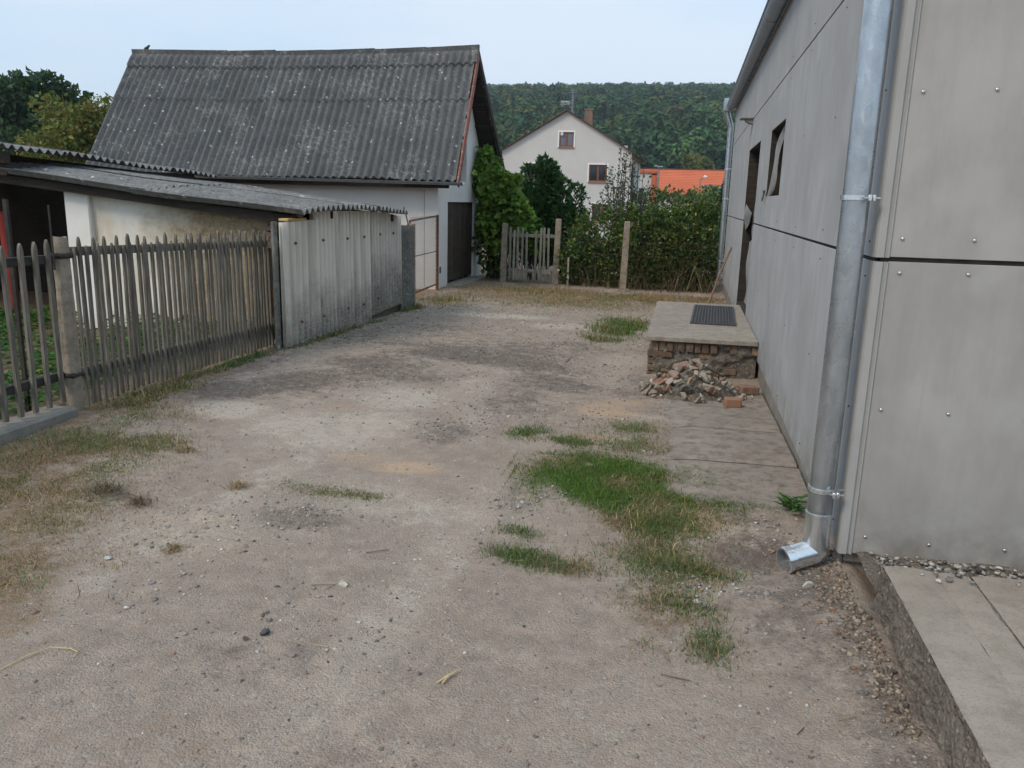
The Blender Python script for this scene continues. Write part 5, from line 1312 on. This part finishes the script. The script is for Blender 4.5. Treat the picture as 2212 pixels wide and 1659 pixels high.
bush('shrub', [((-11.8, 50.5, 3.3), (.8, .6, 1.3)), ((-12.2, 50.5, 1.8), (1, .8, 1.5))], 1500, .2, .12, 'vine', 'bright shrub at the left edge of the grey house', 'shrub', seed=35)

# ------------------------------------------------------------------ grass, weeds, litter
def blades(x, y, h, col, rs, wid=.0028, lean=.6, z=None):
    n = len(x); z = gtrue(x, y) if z is None else z; a = rs.rand(n)*6.283; ln = lean*(.3+.9*rs.rand(n)); d = np.stack([np.cos(a), np.sin(a)], 1)
    b = rs.rand(n)*6.283; s = np.stack([np.cos(b), np.sin(b), 0*b], 1)*(wid*(.7+.6*rs.rand(n)))[:, None]
    P0 = np.stack([x, y, z-.004], 1); P1 = P0+np.stack([d[:, 0]*h*ln*.35, d[:, 1]*h*ln*.35, h*.6], 1); P2 = P0+np.stack([d[:, 0]*h*ln*1.1, d[:, 1]*h*ln*1.1, h*(1-.35*np.minimum(1.2, ln))], 1)
    V = np.stack([P0-s, P0+s, P1-s*.7, P1+s*.7, P2], 1).reshape(-1, 3); i = np.arange(n)[:, None]*5
    F = np.concatenate([i+np.array([[0, 1, 3]]), i+np.array([[0, 3, 2]]), i+np.array([[2, 3, 4]])], 0); return V, F, np.repeat(col, 5, 0)
LIVE = [(.105, .205, .030), (.075, .16, .026), (.15, .235, .045), (.21, .24, .065)]; DRY = [(.42, .30, .155), (.31, .215, .115), (.52, .41, .235), (.23, .155, .09)]; GREYG = [(.15, .185, .09), (.20, .22, .125), (.12, .15, .07)]
def scatter(n, cx, cy, rx, ry, rs, rot=0, edge=.6, seed=5, thr=.45, fs=4.0):
    g = rs.normal(size=(n, 2)).clip(-2.6, 2.6)*.52; x, y = cx+g[:, 0]*rx, cy+g[:, 1]*ry; r = np.hypot(g[:, 0], g[:, 1])
    k = fbm(x*fs, y*fs, seed, 3)*.75+.25*fbm(x*17, y*17, seed+3, 2)+.16*(1-r)+.10*rs.normal(size=n) > thr+.03; return x[k], y[k]
def turf(name, specs, label, seed):
    rs = np.random.RandomState(seed); parts = []
    for (n, cx, cy, rx, ry, h, mixw, thr) in specs:
        x, y = scatter(n, cx, cy, rx, ry, rs, seed=seed, thr=thr); k = len(x)
        if k == 0: continue
        tone = fbm(x*3.3, y*3.3, seed+9, 2)
        live = pick(k, LIVE, [4, 3, 2, 1], rs=rs); dry = pick(k, DRY, [4, 3, 2, 2], rs=rs); gr = pick(k, GREYG, [1, 1, 1], rs=rs)
        q = rs.rand(k)+(tone-.5)*1.2; c = np.where((q < mixw[0])[:, None], live, np.where((q < mixw[0]+mixw[1])[:, None], gr, dry))
        hh = h*(.4+.8*rs.rand(k)+1.6*(rs.rand(k) < .04)); parts.append(blades(x, y, hh, c, rs,   .0017 if h < .04 else .0032, .95))
    V, F, C = join(parts); np_obj(name, V, F, M['grass'], C, label=label, cat='grass', kind='stuff')
turf('grass_patch', [(60000, -.24, 4.15, .46, .36, .019, (.80, .10), .36), (26000, -.45, 4.45, .34, .26, .019, (.84, .10), .39), (14000, .14, 4.45, .19, .18, .034, (.95, .05), .33), (8000, .06, 4.08, .27, .13, .020, (.75, .18), .40),
                     (15000, -.06, 3.72, .32, .26, .022, (.42, .25), .44), (6500, .0, 3.32, .28, .26, .022, (.32, .38), .47), (5000, .02, 2.98, .26, .24, .022, (.28, .44), .48), (2600, -.93, 5.03, .16, .18, .03, (.45, .35), .44), (3000, -.68, 4.95, .24, .14, .026, (.4, .3), .47), (4000, -.24, 5.4, .3, .3, .026, (.4, .3), .47), (3000, -.2, 5.0, .3, .24, .024, (.4, .3), .48)], 'green grass patch growing in the middle of the dirt yard', 70)
turf('grass_tufts', [(2600, -.60, 3.17, .2, .10, .026, (.3, .5), .41), (1500, -.42, 3.12, .18, .08, .024, (.25, .5), .44), (900, -.66, 3.42, .14, .08, .024, (.25, .5), .46), (2000, .12, 3.25, .16, .10, .036, (.5, .4), .40),
                     (1200, .12, 2.92, .12, .12, .034, (.45, .4), .42), (900, .02, 2.57, .12, .1, .024, (.25, .5), .46), (1100, .18, 2.62, .10, .15, .026, (.25, .5), .45), (1400, -1.75, 3.68, .3, .10, .016, (.25, .3), .45), (900, -1.55, 3.66, .16, .06, .02, (.3, .4), .45),
                     (900, .42, 4.1, .3, .12, .02, (.5, .3), .49), (1200, .35, 5.1, .3, .5, .016, (.3, .4), .53)], 'thin grey green grass tufts between gravel near the grass patch', 71)
turf('grass_verge', [(22000, -3.35, 3.4, .75, .95, .018, (.08, .16), .43), (9000, -2.7, 2.7, .7, .6, .015, (.04, .14), .48), (14000, -3.5, 3.6, .60, .8, .024, (.20, .16), .47), (8000, -3.0, 2.9, .6, .65, .020, (.10, .14), .51), (5500, -3.25, 4.12, .5, .24, .032, (.50, .28), .45), (4500, -3.6, 4.75, .42, .3, .026, (.15, .15), .47), (3200, -3.8, 5.2, .22, .5, .042, (.25, .1), .47), (3200, -3.9, 6.3, .10, 1.2, .045, (.5, .2), .48), (1400, -2.5, 2.45, .5, .3, .028, (.06, .08), .55), (2400, -3.80, 8.5, .08, 1.6, .04, (.45, .2), .50)], 'dry yellow and green mown grass verge along the picket fence', 72)
turf('grass_far', [(6500, -.75, 10.7, .34, .9, .06, (.65, .2), .46), (1700, -.9, 9.6, .3, .3, .045, (.4, .3), .50), (13000, -2.0, 13.2, 2.2, 1.3, .04, (.30, .05), .48), (9000, -.4, 14.3, 1.2, .8, .05, (.12, .05), .46), (9000, -2.6, 14.6, 1.6, .8, .05, (.10, .05), .46), (4000, -3.75, 12.4, .5, .9, .05, (.3, .1), .46), (2500, -3.9, 11.2, .15, .5, .06, (.4, .2), .44)], 'patchy grass and brown litter at the far end of the yard', 73)
def mk_weeds():
    rs = np.random.RandomState(80)
    n = 17000; x = -8.2+4.0*rs.rand(n); y = .6+7.4*rs.rand(n); k = fbm(x*1.5, y*1.5, 81, 3) > .36; x, y = x[k], y[k]; n = len(x)
    P = np.stack([x, y, gtrue(x, y)+.03+.14*rs.rand(n)*fbm(x*2, y*2, 82, 2)*2], 1); a = rs.rand(n)*6.283
    D = np.stack([np.cos(a), np.sin(a), .3*rs.rand(n)], 1); Nn = np.array([0, 0, 1.0])+unit(n, rs)*.5; s = .6+.8*rs.rand(n)
    V, F, C = leaf_arrays(P, D, Nn, .07*s, .042*s, pick(n, [(.05, .135, .028), (.075, .17, .035), (.035, .10, .025), (.25, .24, .04)], [5, 4, 3, .25], rs=rs), rs=rs)
    np_obj('weeds', V, F, M['leaf'], C, label='lush green weeds behind the picket fence', cat='weeds', kind='stuff')
    # dry stalks and brambles at the foot of the hedge
    n = 650; x = -2.45+3.05*rs.rand(n); y = 15.45+.75*rs.rand(n)+np.maximum(0, (-1-x))*.35; h = .12+.85*rs.rand(n)**2.2
    V, F, C = blades(x, y, h, pick(n, [(.20, .14, .08), (.10, .075, .05), (.28, .21, .12), (.10, .12, .05)], [3, 5, 1.5, 3], rs=rs), rs, .006, .7)
    m = 4200; x = -2.3+2.9*rs.rand(m); y = 15.5+.6*rs.rand(m)+np.maximum(0, (-1-x))*.35; P = np.stack([x, y+.2, -.1+.85*rs.rand(m)], 1); D = unit(m, rs); s = .6+.7*rs.rand(m)
    L2 = leaf_arrays(P, D, unit(m, rs)+np.array([0, 0, .6]), .055*s, .035*s, pick(m, [(.05, .08, .025), (.03, .05, .02), (.16, .12, .05), (.10, .12, .03)], [4, 3, 2, 1], rs=rs))
    V, F, C = join([(V, F, C), L2]); np_obj('dry_weeds', V, F, M['grass'], C, label='brown dry stalks and brambles at the foot of the hedge', cat='weeds', kind='stuff')
    # big leafed weed by the downpipe
    n = 46; a = rs.rand(n)*6.283; P = np.stack([.62+.02*rs.normal(size=n), 4.06+.05*rs.normal(size=n), gtrue(np.full(n, .62), np.full(n, 4.06))+.01+.04*rs.rand(n)], 1); D = np.stack([np.cos(a)*1.0, np.sin(a), .35+.4*rs.rand(n)], 1); s = .7+.6*rs.rand(n)
    V, F, C = leaf_arrays(P, D, np.array([0, 0, 1.0])+unit(n, rs)*.3, .075*s, .022*s, pick(n, [(.07, .16, .045), (.10, .20, .055)], [1, 1], rs=rs)); np_obj('dandelion_plant', V, F, M['leaf'], C, label='leafy green weed at the wall foot behind the near downpipe', cat='weed')
mk_weeds()

# ------------------------------------------------------------------ gravel and stones
ph = (1+5**.5)/2
ICO = np.array([(-1, ph, 0), (1, ph, 0), (-1, -ph, 0), (1, -ph, 0), (0, -1, ph), (0, 1, ph), (0, -1, -ph), (0, 1, -ph), (ph, 0, -1), (ph, 0, 1), (-ph, 0, -1), (-ph, 0, 1)], float)/math.hypot(1, ph)
ICF = np.array([(0, 11, 5), (0, 5, 1), (0, 1, 7), (0, 7, 10), (0, 10, 11), (1, 5, 9), (5, 11, 4), (11, 10, 2), (10, 7, 6), (7, 1, 8), (3, 9, 4), (3, 4, 2), (3, 2, 6), (3, 6, 8), (3, 8, 9), (4, 9, 5), (2, 4, 11), (6, 2, 10), (8, 6, 7), (9, 8, 1)])
def rocks(P, size, col, rs, flat=.6):
    n = len(P); B = ICO[None]*(1+.28*rs.normal(size=(n, 12, 1)).clip(-1.4, 1.4)); sc = np.stack([.75+.6*rs.rand(n), .75+.5*rs.rand(n), flat*(.7+.6*rs.rand(n))], 1)
    B = B*sc[:, None]; a = rs.rand(n)*6.283; ca, sa = np.cos(a)[:, None], np.sin(a)[:, None]
    Q = np.stack([B[:, :, 0]*ca-B[:, :, 1]*sa, B[:, :, 0]*sa+B[:, :, 1]*ca, B[:, :, 2]], 2)*size[:, None, None]+P[:, None]
    return Q.reshape(-1, 3), (ICF[None]+np.arange(n)[:, None, None]*12).reshape(-1, 3), np.repeat(col, 12, 0)
STC = [(.34, .31, .27), (.24, .225, .205), (.46, .43, .38), (.15, .14, .135), (.62, .59, .53), (.36, .24, .17), (.08, .075, .075)]
def mk_gravel():
    rs = np.random.RandomState(90); parts = []
    n = 95000; y = 1.35+13*rs.rand(n)**1.7; x = -4.0+(4.75)*rs.rand(n); d, g, p, o = masks(x, y)
    w = .10+.60*d+.22*p*(y > 5)+.22*sst(.50, .66, fbm(x*2.2, y*2.2, 91, 3))+.5*np.exp(-((x-.7)/.12)**2)*(y < 3.6)+.25*(y > 6); w = w*(1-.6*g)
    w = w*np.where((x > .0) & (y > 4) & (y < 7.3), .75, 1)
    k = (rs.rand(n) < w) & ~((x > .76) & (y < 3.5)) & ~((x > -.32) & (y > 7.62) & (y < 10.6)); x, y, d = x[k], y[k], d[k]; n = len(x)
    s = (.0013+.0046*rs.rand(n)**3.0)*(1+.12*y); big = rs.rand(n) < .02; s[big] *= 1.9
    c = pick(n, STC, [7, 4, 4, .9, 1.8, 1.6, .25], .2, rs)*(1-.35*d)[:, None]; P = np.stack([x, y, gtrue(x, y)+s*.12], 1); parts.append(rocks(P, s, c, rs))
    # heap of coarser gravel along platform foot and below the outlet
    n = 1100; y = 2.2+1.4*rs.rand(n); x = .755-.13*np.abs(rs.normal(size=n))*(.35+.65*(y-2.35)/1.2); k = (x > .15); x, y = x[k], y[k]; n = len(x)
    s = .003+.008*rs.rand(n)**2.5; P = np.stack([x, y, gtrue(x, y)+s*.3], 1); parts.append(rocks(P, s, pick(n, STC, [6, 4, 3, 2, .6, 1.2, .4], .2, rs)*np.array([.80, .70, .60]), rs, .75))
    n = 1500; x = .85+1.6*rs.rand(n); y = 3.03+.36*rs.rand(n)**.8-.1*(rs.rand(n) < .15); s = .004+.009*rs.rand(n)**2; z = .078+.02*rs.rand(n)+.09*sst(3.22, 3.05, y); P = np.stack([x, y, np.where(y < 3.03, .203, z)], 1); parts.append(rocks(P, s, pick(n, STC, [5, 4, 4, 2, 1.5, .8, .3], .2, rs), rs))
    # pebble clusters by the grass and the wall
    for (cx, cy, r, n) in ((.15, 3.1, .12, 160), (-.62, 3.95, .1, 60), (-.75, 3.75, .15, 140), (-1.75, 3.35, .26, 200), (-1.9, 2.45, .2, 50), (-1.2, 2.4, .3, 90), (-.8, 7.6, .5, 300), (-2.0, 3.0, .3, 120), (.45, 3.75, .2, 160), (-1.0, 5.6, .4, 400), (-1.45, 5.0, .3, 300)):
        x = cx+r*rs.normal(size=n)*.7; y = cy+r*rs.normal(size=n)*.55; s = .0025+.008*rs.rand(n)**2.8; P = np.stack([x, y, gtrue(x, y)+s*.25], 1); parts.append(rocks(P, s, pick(n, STC, [4, 4, 4, 2, 2, 1.5, .7], .2, rs), rs))
    V, F, C = join(parts); np_obj('gravel', V, F, M['stone'], C, label='loose fine gravel strewn over the dirt yard', cat='gravel', kind='stuff')
    # sub fill behind the platform
    m = MB(); m.grid(60, 8, lambda u, v: (.80+2.4*u, 2.98+.46*v, .062+.03*float(fbm(u*40, v*6, 98, 3)))); build('gravel_bed', m, M['rough'], smooth=True, fix=False, label='bed of grey gravel between platform and building front', cat='gravel', kind='stuff')
mk_gravel()
def rock_mesh(seed, sub=2, rough=.25, box=False):
    """angular broken lump: convex hull of random points"""
    rs = np.random.RandomState(seed); bm = bmesh.new()
    for p in unit(13, rs)*(.75+.35*rs.rand(13))[:, None]: bm.verts.new(p)
    r = bmesh.ops.convex_hull(bm, input=list(bm.verts))
    bmesh.ops.delete(bm, geom=[v for v in bm.verts if not v.link_faces], context='VERTS')
    bmesh.ops.bevel(bm, geom=list(bm.edges), offset=.05, segments=1, affect='EDGES', clamp_overlap=True)
    bmesh.ops.recalc_face_normals(bm, faces=bm.faces)
    me = bpy.data.meshes.new('rock_shape'); bm.to_mesh(me); bm.free(); return me
def colour_mesh(me, col):
    a = me.color_attributes.new('Col', 'FLOAT_COLOR', 'POINT'); a.data.foreach_set('color', np.tile(np.array([*col, 1], np.float32), len(me.vertices))); me.materials.append(M['stone']); return me
def mk_stones():
    items = [(-1.22, 2.71, .022, (.60, .57, .47), 'pale cream stone alone in the bare foreground dirt'), (-1.34, 2.32, .020, (.09, .09, .10), 'dark grey stone lying in the left foreground gravel'), (-1.19, 2.22, .018, (.26, .23, .21), 'brownish stone below the dark stone in the foreground'),
             (.585, 3.20, .026, (.52, .49, .43), 'pale flat pebble below the downpipe outlet'), (.57, 3.62, .022, (.44, .40, .35), 'pale pebble behind the downpipe outlet'), (.14, 2.95, .020, (.50, .46, .42), 'pinkish pebble in the lower grass tufts'), (-.72, 3.78, .016, (.66, .64, .6), 'white pebble at the left edge of the grass patch'),
             (-2.28, 2.72, .016, (.58, .57, .55), 'white angular stone at the end of the grass verge'), (-1.95, 2.55, .016, (.24, .26, .29), 'bluish stone in the left foreground'), (-1.38, 2.26, .013, (.13, .10, .09), 'small dark brown stone beside the dark grey stone')]
    for k, (x, y, s, c, lab) in enumerate(items):
        me = colour_mesh(rock_mesh(300+k), c); o = place('stone', me, None, (x, y, float(gtrue(x, y))+s*.35), (0, 0, k*1.3), (s*1.15, s*.9, s*.7)); tag(o, lab, 'stone', 'single stones lying on the yard')
mk_stones()
def mk_rubble():
    rs = np.random.RandomState(101); cols = [(.40, .355, .295), (.32, .28, .23), (.52, .475, .41), (.32, .18, .12), (.36, .24, .165), (.24, .205, .17)]
    shp = [rock_mesh(200+k, 2, .3) for k in range(10)]; meshes = [[colour_mesh(s.copy(), c) for c in cols] for s in shp]
    cx, cy = .15, 6.98; g0 = gz(cx, cy)
    hh = lambda r: .275*max(0, 1-r/.43)**.85
    m = MB()
    def cone(u, v):
        a = u*6.28318; r = .41*v; return (cx+r*1.0*math.cos(a), min(YS0+.02, cy+r*1.05*math.sin(a)), g0-.02+max(0, hh(r)-.03)+.02*(float(fbm(math.cos(a)*3+v*4, math.sin(a)*3, 77, 2))-.5))
    m.grid(36, 10, cone); build('mortar_dust', m, M['mortar'], smooth=True, label='crumbs and mortar dust packed inside the rubble heap', cat='rubble', kind='stuff')
    for k in range(190):
        r = .46*math.sqrt(rs.rand()) if k > 25 else .40+.12*rs.rand(); a = rs.rand()*6.283; x, y = cx+r*math.cos(a), cy+r*1.02*math.sin(a)
        if y > YS0-.03 or x > .66: continue
        s = .013+.030*rs.rand()**1.4; s *= 1.35 if rs.rand() < .15 else 1; h = hh(r); ci = rs.choice(6, p=[.27, .2, .15, .11, .16, .11])
        o = place('rubble_piece', meshes[rs.randint(10)][ci], None, (x, y, gz(x, y)+max(0, h-.012)+s*.25+.012*rs.rand()), (rs.rand()*1.2, rs.rand()*1.2, rs.rand()*6.28), (s*(1+.8*rs.rand()), s*(.8+.3*rs.rand()), s*(.45+.4*rs.rand())))
        size = 'small ' if s < .022 else 'large ' if s > .036 else ''; front = 'front ' if y < cy-.05 else 'back '; lr = 'left' if x < cx-.1 else 'right' if x > cx+.1 else 'middle'
        lab = size+('grey', 'dull grey', 'whitish', 'red', 'brownish', 'dark')[ci]+(' brick' if ci in (3, 4) else ' mortar')+' lump '+('near the top of' if h > .16 else 'at the foot of' if h < .03 else 'on the slope of')+' the rubble heap, '+front+lr
        tag(o, lab, 'rubble', 'rubble heap before the step: '+('brick lumps' if ci in (3, 4) else 'mortar lumps'))
    def brick(loc, rot, size, mat, lab, rnd=.02, grp=None):
        m = MB(); m.box(-.5, .5, -.5, .5, -.5, .5, .07); m.v = [tuple(c+rs.uniform(-rnd, rnd) for c in v) for v in m.v]; me = mesh_of('loose_brick_shape', m, mat); o = place('brick', me, None, loc, rot, size); tag(o, lab, 'brick', grp)
    g = lambda x, y: float(gtrue(x, y))
    brick((.455, 6.48, gz(.45, 6.5)+.040), (0, 0, .15), (.125, .10, .068), M['brick_new'], 'clean orange half brick in front of the rubble heap')
    brick((.61, 7.05, gz(.6, 7)+.045), (0, .05, .4), (.17, .11, .07), M['brick'], 'worn red brick lying against the wall foot')
    brick((.10, 7.22, .095), (.15, -.30, .1), (.24, .11, .062), M['brick'], 'long red brick leaning on top of the rubble heap', .10)
    brick((-.08, 6.90, .01), (.2, -.55, .2), (.24, .11, .065), M['brick'], 'whole brown brick sloping down the left of the rubble heap', .09)
    brick((.08, 6.68, -.02), (.5, .1, .4), (.09, .05, .12), M['mortar'], 'pale mortar slab standing at the front of the rubble heap', .16)
    brick((.30, 6.72, -.01), (.6, .1, -.3), (.16, .03, .10), M['conc'], 'flat slab of old plaster at the front of the rubble heap', .13)
    m = MB(); m.tube([(.08, 7.02, .185), (.26, 6.95, .135), (.40, 6.92, .075)], .009, 6); build('iron_rod', m, M['iron'], label='short dark iron rod lying across the rubble heap', cat='rod')
mk_rubble()
def mk_litter():
    rs = np.random.RandomState(120)
    def stalk(name, pts, r, mat, lab, cat='straw'):
        m = MB(); m.tube([(x, y, float(gtrue(x, y))+h) for (x, y, h) in pts], r, 5); build(name, m, mat, label=lab, cat=cat)
    m = MB(); g = float(gtrue(-.64, 2.2))
    m.tube([(-.668, 2.165, g+.006), (-.645, 2.20, g+.012), (-.622, 2.245, g+.008)], .0032, 5); m.tube([(-.650, 2.168, g+.005), (-.640, 2.20, g+.014), (-.628, 2.225, g+.010)], .003, 5)
    build('straw_stalk', m, M['straw'], label='forked golden straw stalk in the bare foreground dirt', cat='straw')
    stalk('straw_stalk', [(-2.02, 1.90, .004), (-1.99, 1.97, .01), (-1.95, 2.03, .012), (-1.89, 2.045, .008), (-1.85, 2.03, .006), (-1.845, 2.005, .004)], .002, M['straw'], 'curved pale straw stalk at the lower left edge')
    stalk('twig', [(.02, 2.41, .004), (.07, 2.395, .008), (.11, 2.39, .005)], .003, M['twig'], 'thin pale twig on the dirt at the lower right', 'twig')
    stalk('twig', [(-1.27, 2.66, .004), (-1.24, 2.69, .008), (-1.20, 2.70, .006)][:2]+[(-1.34, 2.68, .004)], .0018, M['twig'], 'short pale splinter beside the cream stone', 'twig')
    stalk('twig', [(-1.25, 3.02, .004), (-1.20, 3.05, .010), (-1.17, 3.08, .006)], .0025, M['twig'], 'dark crooked twig in the middle of the dirt', 'twig')
    # loose straw and twigs everywhere, and tangled clods of uprooted grass
    n = 900; x = -3.9+4.5*rs.rand(n); y = 1.6+11*rs.rand(n)**1.5; d, g, p, o = masks(x, y); k = rs.rand(n) < .12+.8*g; x, y = x[k], y[k]; n = len(x); a = rs.rand(n)*6.283; L = .02+.05*rs.rand(n)
    z = gtrue(x, y)+.004; e = np.stack([x+np.cos(a)*L, y+np.sin(a)*L, gtrue(x+np.cos(a)*L, y+np.sin(a)*L)+.004+.012*rs.rand(n)], 1); s0 = np.stack([x, y, z], 1); w = np.stack([-np.sin(a), np.cos(a), 0*a], 1)*.0016
    up = np.array([0, 0, .002]); V = np.stack([s0-w, s0+w, e+w, e-w, s0+up, e+up], 1).reshape(-1, 3); b = np.arange(n)[:, None]*6; F = np.concatenate([b+np.array([[0, 4, 5, 3]]), b+np.array([[4, 1, 2, 5]])], 0)
    np_obj('straw_litter', V, F, M['grass'], np.repeat(pick(n, DRY+[(.10, .075, .05)], [3, 3, 3, 2, 2], rs=rs), 6, 0), label='scattered bits of straw and twigs on the yard', cat='straw', kind='stuff')
    for (x, y, r, lab) in ((-2.80, 4.05, .055, 'uprooted dry grass clod at the edge of the verge'), (-2.07, 2.86, .035, 'small yellow tangle of dry grass on bare dirt'), (-2.80, 3.36, .08, 'dark uprooted grass clod with soil on the verge'), (-2.55, 3.28, .06, 'yellow dry grass tangle beside the dark clod'), (-2.2, 3.62, .05, 'thin tangle of straw on the sandy dirt')):
        m = 170; P = np.stack([x+r*rs.normal(size=m)*.6, y+r*rs.normal(size=m)*.5], 1); dk = 'dark' in lab; z = gtrue(P[:, 0], P[:, 1])+r*.5*rs.rand(m)*np.exp(-((P[:, 0]-x)**2+(P[:, 1]-y)**2)/(r*r))
        c = pick(m, DRY if not dk else [(.16, .115, .075), (.11, .08, .055), (.28, .20, .12)], [1]*(4 if not dk else 3), rs=rs); V, F, C = blades(P[:, 0], P[:, 1], r*(.3+.5*rs.rand(m)), c, rs, .0018, 2.0, z); np_obj('grass_clod', V, F, M['grass'], C, label=lab, cat='grass clod')
mk_litter()

# ------------------------------------------------------------------ haze
def mk_haze():
    m = MB(); m.box(-1300, 1300, -1300, 1300, -6, 175)
    mt = bpy.data.materials.new('haze'); mt.use_nodes = True; nt = mt.node_tree; nt.nodes.clear(); o = nt.nodes.new('ShaderNodeOutputMaterial'); v = nt.nodes.new('ShaderNodeVolumePrincipled')
    v.inputs['Color'].default_value = (.80, .88, 1, 1); v.inputs['Density'].default_value = .0003; v.inputs['Anisotropy'].default_value = .2; nt.links.new(v.outputs[0], o.inputs['Volume'])
    build('haze', m, mt, label='thin bluish summer haze in the air', kind='stuff')
mk_haze()
